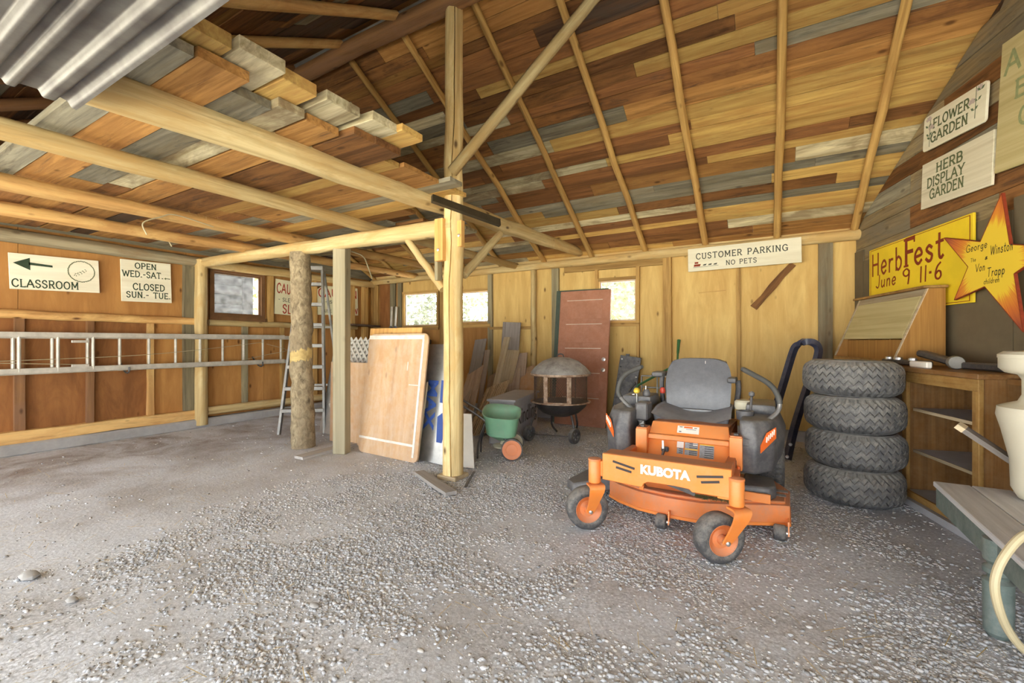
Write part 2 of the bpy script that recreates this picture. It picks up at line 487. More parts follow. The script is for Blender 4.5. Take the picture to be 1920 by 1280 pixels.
plain('green_plastic', srgb(126, 178, 146), .5, 0, .12, 5, dust=srgb(150, 160, 146), dust_amt=.45)
plain('green_metal', srgb(58, 110, 66), .5, 0, .15, 8)
plain('wheel_orange', srgb(224, 140, 96), .55, 0, .08, 5)
plain('cream_plastic', srgb(206, 201, 182), .45, 0, .05, 3)
plain('hose_beige', srgb(184, 172, 140), .5, 0, .08, 8)
plain('door_red', srgb(168, 112, 84), .65, 0, .12, 3, dust=srgb(198, 152, 132), dust_amt=.5)
plain('door_edge_white', srgb(208, 190, 172), .7)
plain('door_green', srgb(70, 84, 72), .6, 0, .2, 6)
plain('soot_steel', srgb(140, 136, 132), .6, .2, .3, 5, col2=srgb(84, 80, 78), dust=srgb(196, 194, 190), dust_amt=.7)
plain('rust_frame', srgb(196, 176, 156), .7, .2, .3, 14, col2=srgb(140, 104, 80))
plain('mesh_wire', srgb(120, 100, 86), .6, .5, .2, 10)
plain('box_grey', srgb(184, 184, 188), .85, 0, .15, 5, dust=srgb(170, 168, 166), dust_amt=.5)
plain('white_panel', srgb(206, 202, 192), .7, 0, .08, 4)
plain('white_strip', srgb(226, 220, 210), .7, 0, .2, 14)
plain('foam_yellow', srgb(232, 224, 170), .8, 0, .15, 14)
plain('concrete', srgb(168, 166, 164), .9, 0, .18, 4, bump=.2)
plain('lattice_white', srgb(206, 204, 196), .7, 0, .15, 8)
plain('kerosene_grey', srgb(70, 60, 50), .7)
plain('bench_green', srgb(98, 112, 108), .7, 0, .2, 8, dust=srgb(160, 160, 154), dust_amt=.4)
plain('wire_grey', srgb(170, 160, 130), .6)
plain('straw', srgb(206, 186, 136), .8, 0, .2, 3)
plain('grass_clippings', srgb(132, 140, 96), .9, 0, .3, 30)
plain('window_frame_dark', srgb(112, 78, 46), .7, 0, .2, 8)
plain('leaf_green', srgb(92, 104, 44), .6, 0, .4, 1.5, col2=srgb(130, 126, 58))
plain('leaf_dark', srgb(56, 70, 40), .6, 0, .4, 1.5, col2=srgb(84, 92, 50))
plain('trunk', srgb(150, 140, 126), .9, 0, .25, 6)
plain('ground_outside', srgb(196, 190, 176), .95, 0, .2, 1.0, col2=srgb(176, 172, 152))
plain('roof_steel', srgb(150, 150, 150), .5, .3, .1, 2)
def foil():
    m = plain('foil', srgb(196, 196, 192), .32, .85, .12, 2.2, col2=srgb(150, 150, 148))
foil()
# thin window pane: lets light straight through, a faint reflection and some dust
m, nt, b = _new('window_glass')
nt.nodes.remove(b)
out = nt.nodes['Material Output']
tr = N(nt, 'ShaderNodeBsdfTransparent'); tr.inputs[0].default_value = (0.95, 0.97, 0.97, 1)
gl = N(nt, 'ShaderNodeBsdfGlossy'); gl.inputs['Roughness'].default_value = 0.03
tl = N(nt, 'ShaderNodeBsdfTranslucent'); tl.inputs[0].default_value = (0.9, 0.9, 0.88, 1)
fr = N(nt, 'ShaderNodeFresnel'); fr.inputs['IOR'].default_value = 1.45
mx = N(nt, 'ShaderNodeMixShader'); mx2 = N(nt, 'ShaderNodeMixShader')
nn = N(nt, 'ShaderNodeTexNoise', i_Scale=8.0, i_Detail=6.0)
rr = ramp(nt, [(0.35, 0.05), (0.75, 0.22)]); nt.links.new(nn.outputs['Fac'], rr.inputs[0])
nt.links.new(fr.outputs[0], mx.inputs[0]); nt.links.new(tr.outputs[0], mx.inputs[1]); nt.links.new(gl.outputs[0], mx.inputs[2])
nt.links.new(rr.outputs[0], mx2.inputs[0]); nt.links.new(mx.outputs[0], mx2.inputs[1]); nt.links.new(tl.outputs[0], mx2.inputs[2])
nt.links.new(mx2.outputs[0], out.inputs['Surface'])
# star: yellow board, points scorched orange-brown with brush streaks (local XY, centre at origin)
m, nt, b = _new('star_paint')
tc = nt.nodes.new('ShaderNodeTexCoord'); sx = N(nt, 'ShaderNodeSeparateXYZ'); L = nt.links
L.new(tc.outputs['Object'], sx.inputs[0])
ln = N(nt, 'ShaderNodeVectorMath', operation='LENGTH'); L.new(tc.outputs['Object'], ln.inputs[0])
n1 = N(nt, 'ShaderNodeTexNoise', i_Scale=38.0, i_Detail=4.0)
nm = N(nt, 'ShaderNodeVectorMath', operation='NORMALIZE'); L.new(tc.outputs['Object'], nm.inputs[0]); L.new(nm.outputs[0], n1.inputs['Vector'])
ma = N(nt, 'ShaderNodeMath', operation='MULTIPLY_ADD'); ma.inputs[1].default_value = 0.22; L.new(n1.outputs['Fac'], ma.inputs[0]); L.new(ln.outputs['Value'], ma.inputs[2])
r1 = ramp(nt, [(0.38, srgb(240, 206, 60)), (0.42, srgb(226, 150, 50)), (0.52, srgb(206, 112, 50)), (0.66, srgb(150, 72, 52))])
L.new(ma.outputs[0], r1.inputs[0]); L.new(r1.outputs[0], b.inputs['Base Color']); b.inputs['Roughness'].default_value = .65
# ================================================================== THE SETTING
# ------------------------------------------------------------------ floor: dusty gravel
m, nt, b = _new('gravel_floor'); L = nt.links
tc = nt.nodes.new('ShaderNodeTexCoord'); P = tc.outputs['Object']
n1 = N(nt, 'ShaderNodeTexNoise', i_Scale=0.9, i_Detail=8.0, i_Roughness=0.62); L.new(P, n1.inputs['Vector'])
r1 = ramp(nt, [(0.30, srgb(184, 183, 184)), (0.5, srgb(210, 214, 222)), (0.7, srgb(218, 223, 232))]); L.new(n1.outputs['Fac'], r1.inputs[0])
# brown damp earth patches towards the left wall
sx = N(nt, 'ShaderNodeSeparateXYZ'); L.new(P, sx.inputs[0])
mr = N(nt, 'ShaderNodeMapRange'); mr.inputs['From Min'].default_value = -3.6; mr.inputs['From Max'].default_value = -7.4; L.new(sx.outputs['X'], mr.inputs['Value'])
n2 = N(nt, 'ShaderNodeTexNoise', i_Scale=1.1, i_Detail=7.0, i_Roughness=0.7, i_Distortion=0.6); L.new(P, n2.inputs['Vector'])
r2 = ramp(nt, [(0.42, 0.0), (0.62, 0.95)]); L.new(n2.outputs['Fac'], r2.inputs[0])
mm = N(nt, 'ShaderNodeMath', operation='MULTIPLY'); L.new(mr.outputs[0], mm.inputs[0]); L.new(r2.outputs[0], mm.inputs[1])
c = mixc(nt, mm.outputs[0], r1.outputs[0], srgb(128, 106, 86))
v1 = N(nt, 'ShaderNodeTexVoronoi', i_Scale=42.0); L.new(P, v1.inputs['Vector'])
v2 = N(nt, 'ShaderNodeTexNoise', i_Scale=60.0, i_Detail=6.0, i_Roughness=0.75); L.new(P, v2.inputs['Vector'])
rv = ramp(nt, [(0.25, 0.66), (0.75, 1.12)]); L.new(v2.outputs['Fac'], rv.inputs[0])
c = mixc(nt, 1.0, c, rv.outputs[0], 'MULTIPLY')
# fine crushed stone where the drive lane runs
gm = N(nt, 'ShaderNodeMapRange'); gm.inputs['From Min'].default_value = -4.3; gm.inputs['From Max'].default_value = -3.2; L.new(sx.outputs['X'], gm.inputs['Value'])
n5 = N(nt, 'ShaderNodeTexNoise', i_Scale=1.6, i_Detail=4.0); L.new(P, n5.inputs['Vector'])
r5 = ramp(nt, [(0.40, 0.25), (0.60, 1.0)]); L.new(n5.outputs['Fac'], r5.inputs[0])
gmk = N(nt, 'ShaderNodeMath', operation='MULTIPLY'); L.new(gm.outputs[0], gmk.inputs[0]); L.new(r5.outputs[0], gmk.inputs[1])
v3 = N(nt, 'ShaderNodeTexVoronoi', i_Scale=78.0); L.new(P, v3.inputs['Vector'])
bw_ = N(nt, 'ShaderNodeRGBToBW'); L.new(v3.outputs['Color'], bw_.inputs[0])
rs = ramp(nt, [(0.1, 0.80), (0.5, 1.10), (0.9, 1.38)]); L.new(bw_.outputs[0], rs.inputs[0])
re_ = ramp(nt, [(0.45, 1.0), (0.8, 0.7)]); L.new(v3.outputs['Distance'], re_.inputs[0])
gcol = mixc(nt, 1.0, rs.outputs[0], re_.outputs[0], 'MULTIPLY')
gcol = mixc(nt, gmk.outputs[0], (1, 1, 1), gcol)
c = mixc(nt, 0.85, c, gcol, 'MULTIPLY')
L.new(c, b.inputs['Base Color']); b.inputs['Roughness'].default_value = .95; b.inputs['Specular IOR Level'].default_value = .1
bp = N(nt, 'ShaderNodeBump'); bp.inputs['Strength'].default_value = .16; bp.inputs['Distance'].default_value = .008
L.new(v1.outputs['Distance'], bp.inputs['Height'])
bp2 = N(nt, 'ShaderNodeBump'); bp2.inputs['Strength'].default_value = .45; bp2.inputs['Distance'].default_value = .01
L.new(v2.outputs['Fac'], bp2.inputs['Height']); L.new(bp.outputs[0], bp2.inputs['Normal']); L.new(bp2.outputs[0], b.inputs['Normal'])

def floor_z(x, y):
    return 0.012 * mnoise.noise(Vector((x * .8, y * .8, 0))) + 0.006 * mnoise.noise(Vector((x * 3, y * 3, 4)))
fl = MB().grid(lambda u, v: Vector((-8.2 + 12.2 * u, -1.2 + 8.4 * v, floor_z(-8.2 + 12.2 * u, -1.2 + 8.4 * v) - .006)), 160, 110)
floor = fl.build('floor', 'gravel_floor', F=Matrix.Identity(4), ang=180); floor['kind'] = 'structure'
gr = MB().grid(lambda u, v: Vector((-45 + 90 * u, -45 + 90 * v, -0.06)), 4, 4)
g = gr.build('ground', 'ground_outside', F=Matrix.Identity(4)); g['kind'] = 'structure'

# ------------------------------------------------------------------ roof: two slopes of reclaimed boards on pole rafters
def wall_x(y):        # where the splayed right wall stands at depth y
    return WC.x + (WC.y - y) * math.tan(math.radians(15))
ceil_b = struct('ceiling_back', (-3.5, YB, ZE))
ceil_f = struct('ceiling_front', (-3.5, YR, ZR))
nrm_b = Vector((0, -SLOPE, -1)).normalized()     # into the room
nrm_f = Vector((0, SLOPE, -1)).normalized()
def choose(w):
    k = random.random() * sum(v for _, v in w)
    for n, v in w:
        k -= v
        if k <= 0: return n
    return w[-1][0]
def roof_boards(root, back):
    y = (YB + 0.30) if back else YR - 0.03
    yend = (YR + 0.03) if back else -0.25
    k = 0
    while True:
        wd = random.choice((.10, .12, .14, .15, .17, .19))
        dy = wd / math.sqrt(1 + SLOPE ** 2)
        if y - dy < yend: break
        ym = y - dy / 2
        z = roof_back(ym) if back else roof_front(ym)
        xr = wall_x(ym) + 0.10
        x = -8.05 - random.uniform(0, 1.2)
        while x < xr - 0.02:
            ln = random.uniform(1.7, 3.6)
            x1 = min(x + ln, xr)
            if xr - x1 < 0.5: x1 = xr
            xm = (max(x, -8.05) + x1) / 2
            if x1 > -8.0:
                if back:
                    if ym > 5.5 and xm > -1.6:
                        w = [('board_yellow', 5), ('board_grey', 2), ('board_pale', 1.2), ('board_orange', 1.6), ('board_brown', 1.2)]
                    elif ym > 4.9 and xm < -1.0:
                        w = [('board_pale', 2.6), ('board_red', 2.4), ('board_grey', 2.2), ('board_orange', 2), ('board_yellow', 1.6)]
                    elif xm > -3.0:
                        w = [('board_orange', 4.5), ('board_brown', 2.4), ('board_grey', 2.6), ('board_yellow', 2.2), ('board_red', 1.6), ('board_dark', .8)]
                    else:
                        w = [('board_orange', 2.2), ('board_brown', 3), ('board_red', 2.4), ('board_dark', 2), ('board_grey', 1.6), ('board_pale', 1.3)]
                else:
                    w = [('board_brown', 3), ('board_dark', 4), ('board_red', 2), ('board_orange', 1), ('board_grey', 1.2)]
                n = nrm_b if back else nrm_f
                off = n * random.uniform(-.004, .004) - n * 0.011
                board('board', Vector((max(x, -8.05), ym, z)) + off, Vector((x1, ym, z)) + off,
                      wd - .004, .022, choose(w), root, up=-n, wob=.004, nseg=3)
            x = x1 + .003
        y -= dy; k += 1
roof_boards(ceil_b, True)
roof_boards(ceil_f, False)
for root, back in ((ceil_b, True), (ceil_f, False)):
    n = nrm_b if back else nrm_f
    y0, y1 = (YB + .4, YR) if back else (YR, -.3)
    zf = roof_back if back else roof_front
    mb = MB()
    q = [Vector((-8.2, y0, zf(y0))), Vector((wall_x(y0) + .35, y0, zf(y0))), Vector((wall_x(y1) + .35, y1, zf(y1))), Vector((-8.2, y1, zf(y1)))]
    mb.prism([v - n * .035 for v in q], -n * .02)
    mb.build('roof_sheet', 'roof_steel', root, smooth=False)
MB().box((-3.0, YR, ZR + .016), (10.4, .34, .03)).build('ridge_light_seal', 'roof_steel', ceil_f, smooth=False)  # added over the peak to seal a sunlight leak
RX = [0.07 + .84 - .02, 0.07, -.775, -1.64, -2.46, -3.30, -4.14, -4.98, -5.82, -6.66, -7.40]
for i, x in enumerate(RX):
    n = nrm_b
    o = n * .045
    pole('rafter', Vector((x + random.uniform(-.03, .03), YB + .02, roof_back(YB + .02))) + o,
         Vector((x + random.uniform(-.03, .03), YR + .02, roof_back(YR + .02))) + o, .043, .036, 'rafter_wood', ceil_b, n=8, nseg=7, wob=.012, seed=i)
for i, x in enumerate([-.6, -1.45, -2.3, -3.22, -4.05, -4.9, -5.7, -6.6]):
    o = nrm_f * .05
    pole('rafter', Vector((x, -.2, roof_front(-.2))) + o, Vector((x, YR - .1, roof_front(YR - .1))) + o, .055, .045,
         'log_orange' if i < 5 else 'log_dark', ceil_f, n=9, nseg=7, wob=.012, seed=40 + i)
r = pole('ridge_log', (-8.0, YR, ZR - .17), (2.0, YR, ZR - .15), .085, .10, 'log_dark', None, n=14, nseg=12, wob=.015)
tag(r, 'reddish brown ridge log running along the roof peak', 'beam')

# ------------------------------------------------------------------ back wall: plywood between studs, log plate, windows
wb = struct('wall_back', (-3.3, YB, 0))
def bX(px, Y=YB): return onY(px, 640, Y).x
def panel(root, x0, x1, z0, z1, mat, Y=YB):
    xm = (x0 + x1) / 2
    return board('panel', (xm, Y + .008, z0), (xm, Y + .008, z1), x1 - x0 - .004, .016, mat, root, up=(0, -1, 0))
wins = {2: (bX(760), bX(821), 1.60, 2.25), 3: (bX(842), bX(917), 1.64, 2.21), 4: (bX(1125), bX(1193), 1.60, 2.23)}
cols = [(-7.5, bX(700), 'plywood_orange'), (bX(700), bX(738), 'plywood_red'), (bX(738), bX(756), 'plywood_orange'), ('w', 2), (bX(824), bX(838), 'plywood_orange'), ('w', 3),
        (bX(921), bX(1004), 'plywood_yellow'), (bX(1004), bX(1043), 'plywood_yellow'), (bX(1043), bX(1120), 'plywood_yellow'), ('w', 4),
        (bX(1197), bX(1252), 'plywood_yellow'), (bX(1252), bX(1385), 'plywood_yellow'), (bX(1385), bX(1547), 'plywood_yellow'), (bX(1547), 1.0, 'plywood_yellow')]
for cdef in cols:
    if cdef[0] == 'w':
        x0, x1, z0, z1 = wins[cdef[1]]
        x0 -= .06; x1 += .06
        panel(wb, x0, x1, z1 + .03, 2.60, 'plywood_yellow')
        panel(wb, x0, x1, .12, z0 - .03, 'plywood_orange' if cdef[1] < 4 else 'plywood_yellow')
    else:
        panel(wb, cdef[0], cdef[1], .12, 2.60, cdef[2])
def stud(px, wpx, z0=.14, z1=2.5, mat='stud_wood', d=.05):
    x = bX(px); w = abs(bX(px + wpx / 2) - bX(px - wpx / 2))
    board('stud', (x, YB - d / 2, z0), (x, YB - d / 2, z1), w, d, mat, wb, up=(0, -1, 0), wob=.003, nseg=3)
for a in ((699, 6, .14, 2.5, 'stud_wood'), (708, 8), (739, 9, .14, 2.5, 'stud_grey'), (752, 7, .14, 2.5, 'stud_grey'), (832, 9), (921, 8, .14, 2.5, 'stud_grey'),
          (1043, 13, .14, 2.5, 'stud_grey'), (1120, 5, .14, 2.5), (1197, 6), (1252, 16, .14, 2.52, 'stud_wood', .07), (1385, 7), (1547, 27, .14, 2.52, 'log_grey', .05)):
    stud(*a)
pole('stud', (bX(1004), YB - .05, .1), (bX(1003), YB - .05, 2.5), .055, .048, 'log_pale', wb, n=10)
for px0, px1, z in ((921, 1004, 1.52), (866, 921, 1.56), (700, 760, 1.55)):
    board('rail', (bX(px0), YB - .03, z), (bX(px1), YB - .03, z), .06, .05, 'stud_wood', wb, up=(0, 0, 1))
board('rail', (bX(1060), YB - .03, 2.46), (bX(1250), YB - .03, 2.46), .05, .09, 'stud_wood', wb, up=(0, 0, 1))
board('scrap_strip', onY(1318, 587 - 30 + 22, YB - .02) if False else onY(1413, 577, YB - .02), onY(1486, 494, YB - .02), .075, .03, 'board_brown', wb, up=(0, -1, 0), wob=.012, nseg=4)
board('scrap_strip', onY(1310, 549, YB - .006), onY(1361, 544, YB - .006), .012, .01, 'stud_wood', wb, up=(0, -1, 0))
MB().box((-3.3, YB + .02, .06), (8.6, .16, .14)).build('foundation', 'concrete', wb, bevel=.01)
pole('top_plate', (-7.45, YB - .06, 2.545), (.98, YB - .06, 2.575), .055, .068, 'log_pale', wb, n=12, nseg=14, wob=.008)
board('eave_board', (-7.5, YB - .01, 2.64), (.95, YB - .01, 2.66), .02, .07, 'log_pale', wb, up=(0, 0, 1))
xs_ = [-7.55] + [q for n in (2, 3, 4) for q in wins[n][:2]] + [1.1]
for i in range(len(xs_) - 1):
    x0, x1 = xs_[i], xs_[i + 1]
    for z0, z1 in (((0, 2.66),) if i % 2 == 0 else ((0, wins[2 + i // 2][2] - .03), (wins[2 + i // 2][3] + .03, 2.66))):
        MB().box(((x0 + x1) / 2, YB + .03, (z0 + z1) / 2), (x1 - x0, .012, z1 - z0)).build('backing', 'board_dark', wb, smooth=False)  # sheets added behind the panels to stop light leaking at the seams
# white light insulation-like trim where roof boards meet the plate is left as boards

def make_window(n, pts_x, pts_z, wallY=None, wallX=None, mat='stud_wood', fw=.05):
    """opening pts_x = (u0,u1) along the wall, pts_z = (z0,z1)"""
    u0, u1 = pts_x; z0, z1 = pts_z
    def pt(u, off, z):
        return Vector((u, wallY - off, z)) if wallY is not None else Vector((wallX + off, u, z))
    up = Vector((0, -1, 0)) if wallY is not None else Vector((1, 0, 0))
    root = struct('window_%d' % n, pt((u0 + u1) / 2, 0, z0))
    for (a, c_, hz) in ((pt(u0 - fw, .0, z0 - fw / 2), pt(u1 + fw, .0, z0 - fw / 2), 1), (pt(u0 - fw, .0, z1 + fw / 2), pt(u1 + fw, .0, z1 + fw / 2), 1),
                        (pt(u0 - fw / 2, .0, z0), pt(u0 - fw / 2, .0, z1), 0), (pt(u1 + fw / 2, .0, z0), pt(u1 + fw / 2, .0, z1), 0)):
        board('window_frame', a, c_, fw, .09, mat, root, up=up)
    s = .022
    for (a, c_) in ((pt(u0, -.01, z0 + s / 2), pt(u1, -.01, z0 + s / 2)), (pt(u0, -.01, z1 - s / 2), pt(u1, -.01, z1 - s / 2)),
                    (pt(u0 + s / 2, -.01, z0 + s), pt(u0 + s / 2, -.01, z1 - s)), (pt(u1 - s / 2, -.01, z0 + s), pt(u1 - s / 2, -.01, z1 - s))):
        board('sash', a, c_, s, .03, 'door_edge_white' if n != 1 else 'window_frame_dark', root, up=up)
    MB().add([pt(u0 + s, -.01, z0 + s), pt(u1 - s, -.01, z0 + s), pt(u1 - s, -.01, z1 - s), pt(u0 + s, -.01, z1 - s)], [(0, 1, 2, 3)]).build('pane', 'window_glass', root, smooth=False)
    a, c_ = pt(u0 - fw * 1.2, .05, z0 - fw - .01), pt(u1 + fw * 1.2, .05, z0 - fw - .01)
    board('window_sill', a, c_, .05, .03, mat, root, up=up)
for n in (2, 3, 4):
    x0, x1, z0, z1 = wins[n]
    make_window(n, (x0, x1), (z0, z1), wallY=YB)

# ------------------------------------------------------------------ left wall
wl = struct('wall_left', (XL, 2.5, 0))
def lY(px, X=XL + .05): return onX(px, 640, X).y
def lpanel(y0, y1, z0, z1, mat):
    ym = (y0 + y1) / 2
    board('panel', (XL - .008, ym, z0), (XL - .008, ym, z1), y1 - y0 - .004, .016, mat, wl, up=(1, 0, 0))
wy0, wy1, wz0, wz1 = 3.60, 4.34, 1.71, 2.37
seams = [-.35, lY(37), lY(170), lY(283), lY(360)]
for i in range(4):
    lpanel(seams[i], seams[i + 1], .12, 1.60, 'plywood_red' if i < 3 else 'plywood_orange')
lpanel(-.35, lY(36), 1.60, 2.62, 'plywood_orange'); lpanel(lY(36), lY(352), 1.60, 2.62, 'plywood_orange')
lpanel(lY(352), wy0 - .06, .12, 2.62, 'plywood_orange')
lpanel(wy0 - .06, wy1 + .06, .12, wz0 - .03, 'plywood_orange'); lpanel(wy0 - .06, wy1 + .06, wz1 + .03, 2.62, 'plywood_orange')
lpanel(wy1 + .06, lY(600), .12, 2.62, 'plywood_orange'); lpanel(lY(600), YB, .12, 2.62, 'plywood_orange')
def lstud(px, w, z0, z1, mat='stud_wood', d=.06):
    y = lY(px)
    board('stud', (XL + d / 2, y, z0), (XL + d / 2, y, z1), w, d, mat, wl, up=(1, 0, 0), wob=.004, nseg=3)
for px, w, mat in ((37, .08, 'log_dark'), (170, .07, 'log_dark'), (283, .07, 'log_orange'), (460, .075, 'stud_grey'), (530, .05, 'stud_wood')):
    lstud(px, w, .24, 1.58, mat)
lstud(354, .13, .2, 2.5, 'stud_grey', .07)
lstud(507, .09, 1.6, 2.5, 'stud_wood', .07)
lstud(660, .12, .2, 2.5, 'stud_wood', .07); lstud(684, .12, .2, 2.5, 'stud_wood', .09); lstud(590, .1, .2, 2.5, 'stud_wood', .06)
pole('stud', (XL + .12, lY(377, XL + .12), .03), (XL + .12, lY(377, XL + .12), 2.5), .085, .08, 'log_pale', wl, n=12, wob=.006)
pole('rail', (XL + .06, -.3, 1.60), (XL + .06, lY(367), 1.58), .05, .055, 'log_orange', wl, n=9, nseg=10, wob=.008)
pole('rail', (XL + .06, lY(390), 1.57), (XL + .06, lY(668), 1.57), .05, .045, 'log_pale', wl, n=9, nseg=10, wob=.008)
board('sill_beam', (XL + .06, -.3, .19), (XL + .06, lY(367), .19), .13, .12, 'log_orange', wl, up=(1, 0, 0), wob=.006, nseg=8)
pole('sill_beam', (XL + .08, lY(385), .22), (XL + .08, YB - .1, .22), .065, .06, 'log_pale', wl, n=9, nseg=8)
MB().box((XL - .02, 3.2, .05), (.34, 7.2, .14)).build('foundation', 'concrete', wl, bevel=.02)
pole('top_plate', (XL + .08, -.3, 2.48), (XL + .08, 3.4, 2.47), .085, .075, 'log_grey', wl, n=11, nseg=10, wob=.014)
pole('top_plate', (XL + .08, 3.3, 2.47), (XL + .08, YB, 2.50), .075, .065, 'log_pale', wl, n=11, nseg=10, wob=.01)
make_window(1, (wy0, wy1), (wz0, wz1), wallX=XL, mat='window_frame_dark', fw=.06)
board('backing', (XL - .03, -.35, 1.3), (XL - .03, YB, 1.3), 2.7, .012, 'board_dark', wl, up=(1, 0, 0)) if False else None
for (y0, y1, z0, z1) in ((-.35, wy0 - .02, 0, 2.62), (wy1 + .02, YB + .05, 0, 2.62), (wy0 - .02, wy1 + .02, 0, wz0 - .03), (wy0 - .02, wy1 + .02, wz1 + .03, 2.62)):
    MB().box((XL - .03, (y0 + y1) / 2, (z0 + z1) / 2), (.012, y1 - y0, z1 - z0)).build('backing', 'board_dark', wl, smooth=False)  # added behind the left panels against daylight leaking through the seams
# gable above the plate (behind the loft)
z = 2.60
while z < ZR - .1:
    h = random.choice((.15, .18, .2)); z1 = min(z + h, ZR)
    ya = lambda q: YB + .1 - max(0, (q - ZE)) / SLOPE
    yb = lambda q: 2 * YR - ya(q)
    mb = MB().prism([(XL - .02, yb(z), z), (XL - .02, ya(z), z), (XL - .02, ya(z1), z1), (XL - .02, yb(z1), z1)], (.022, 0, 0))
    mb.build('gable_board', random.choice(('board_dark', 'board_brown', 'board_grey')), wl, F=frame_of(Vector((0, 1, 0)), Vector((0, 0, 1)), Vector((1, 0, 0)), Vector((XL, YR, z))), smooth=False)
    z = z1 + .004

# ------------------------------------------------------------------ right wall: weathered horizontal boards, dark panel below
wr = struct('wall_right', W(2.5, 0, 0))
SF = 7.2
z = .05; k = 0
FW = lambda s, zz: frame_of(WU, Vector((0, 0, 1)), -WN * -1, W(s, 0, zz))
while z < ZR - .05:
    h = random.choice((.14, .16, .18, .21)); z1 = min(z + h, ZR)
    s0 = 0.0
    cuts = [0.0] + sorted(random.sample([1.1, 1.6, 2.2, 2.9, 3.6, 4.4, 5.2], 2)) + [SF]
    ks = .9659 * SLOPE
    sa = lambda q: max(0.0, (q - ZE + .02) / ks)
    sb = lambda q: SF - max(0.0, (q - 2.62) / ks)
    for c0, c1 in zip(cuts[:-1], cuts[1:]):
        a0, a1 = max(c0, sa(z)), max(c0, sa(z1)); b0, b1 = min(c1, sb(z)) - .003, min(c1, sb(z1)) - .003
        if b0 - a0 < .05 or b1 - a1 < .02: continue
        jit = random.uniform(-.004, .004)
        mb = MB().prism([W(a0, jit, z), W(b0, jit, z), W(b1, jit, z1 - .005), W(a1, jit, z1 - .005)], -WN * .022)
        mb.build('board', choose([('board_weather', 5), ('board_grey', 2), ('board_brown', 1.6)]), wr, F=FW((a0 + b0) / 2, z), smooth=False)
    z = z1; k += 1
MB().prism([W(-.05, -.03, 0), W(SF, -.03, 0), W(SF, -.03, 2.62), W(SF / 2, -.03, ZR + .02), W(-.05, -.03, 2.62)], -WN * .012).build('backing', 'board_dark', wr, smooth=False)
for i, (s0, s1, z0, z1) in enumerate(((.02, .22, .0, 2.36), (.23, 2.35, .0, 2.22), (2.36, 4.4, .0, 2.3))):
    MB().prism([W(s0, .004, z0), W(s1, .004, z0), W(s1, .004, z1), W(s0, .004, z1)], WN * .016).build('panel', 'dark_panel', wr, F=FW((s0 + s1) / 2, z0), smooth=False)

# ------------------------------------------------------------------ loft: floor of loose thick planks on log joists
PX, PY = -2.60, 3.34          # the main post
beam = pole('loft_beam', (-2.86, .77, 2.54), (-2.68, YB - .06, 2.73), .105, .075, 'log_pale', None, n=16, nseg=16, wob=.012)
tag(beam, 'thick peeled log beam carrying the plank ends of the loft', 'beam')
for i, (x, mat, lab) in enumerate(((-3.86, 'log_pale', 'peeled log joist under the loft next to the thick edge beam'),
                                   (-5.14, 'log_orange', 'middle peeled log joist under the loft with a dangling wire'),
                                   (-6.2, 'log_orange', 'orange log joist under the loft closest to the classroom sign wall'))):
    j = pole('loft_joist', (x + .04, .3, 2.50), (x, YB - .03, 2.60), .07, .055, mat, None, n=12, nseg=14, wob=.012, seed=i)
    tag(j, lab, 'joist', 'log joists under the loft')
loft = struct('loft_floor', (-4.8, 2.5, 2.6))
y = .86; k = 0
while y < 4.5:
    wd = random.choice((.17, .2, .22, .24))
    z = 2.592 + (y - .8) * .018
    th = .05 if y < 2.2 else .035
    xend = -2.44 + random.uniform(-.05, .16) if y < 3.35 else random.uniform(-3.9, -3.2)
    x = xend
    while x > -7.35:
        ln = random.choice((2.4, 3.0, 3.7)); x0 = max(-7.38, x - ln)
        if x0 + 7.38 < .6: x0 = -7.38
        m_ = choose([('board_orange', 5), ('board_brown', 3), ('board_grey', 1.5), ('board_pale', 1.0), ('board_yellow', 2.5 if x > -3 else 1), ('board_dark', 1.2 if x < -3 else 0)])
        board('plank', (x0, y + wd / 2, z + th / 2 + random.uniform(0, .006)), (x, y + wd / 2, z + th / 2 + random.uniform(0, .006)), wd - .006, th, m_, loft, up=(0, 0, 1), wob=.004, nseg=3)
        x = x0 - .006
    y += wd + (.0 if random.random() < .8 else .02)
# loose short planks stacked over the beam
LP = [((-2.98, 1.02), (-2.20, 1.02), .24, .075, 2.66, 'board_yellow'), ((-3.05, 1.27), (-2.16, 1.27), .23, .07, 2.66, 'board_pale'),
      ((-3.1, 1.50), (-2.22, 1.51), .2, .07, 2.665, 'board_yellow'), ((-3.0, 1.78), (-2.20, 1.78), .24, .06, 2.67, 'board_pale'),
      ((-3.2, 2.05), (-2.15, 2.06), .22, .06, 2.67, 'board_pale'), ((-3.2, 2.26), (-2.10, 2.26), .2, .05, 2.675, 'board_yellow')]
for i, (a, c_, w, t, zz, mt) in enumerate(LP):
    o = board('loose_plank', (a[0], a[1], zz + t / 2), (c_[0], c_[1], zz + t / 2), w, t, mt, None, wob=.004, nseg=3, bevel=.004)
    tag(o, ('short thick plank end lying on the loft, first beside the metal sheet', 'pale thick plank end on the loft, second from the metal sheet',
            'narrow yellow plank end on the loft, third from the metal sheet', 'cracked pale plank end on the loft, fourth from the metal sheet',
            'pale plank end jutting out of the loft, fifth from the metal sheet', 'thin yellow plank end on the loft, sixth from the metal sheet')[i], 'plank', 'loose planks on the loft edge')
o = board('loose_plank', (-2.9, .80, 2.60), (-2.36, .80, 2.60), .10, .07, 'board_grey', None); tag(o, 'grey weathered block lying on the loft beam against the metal sheet', 'plank', 'loose planks on the loft edge')

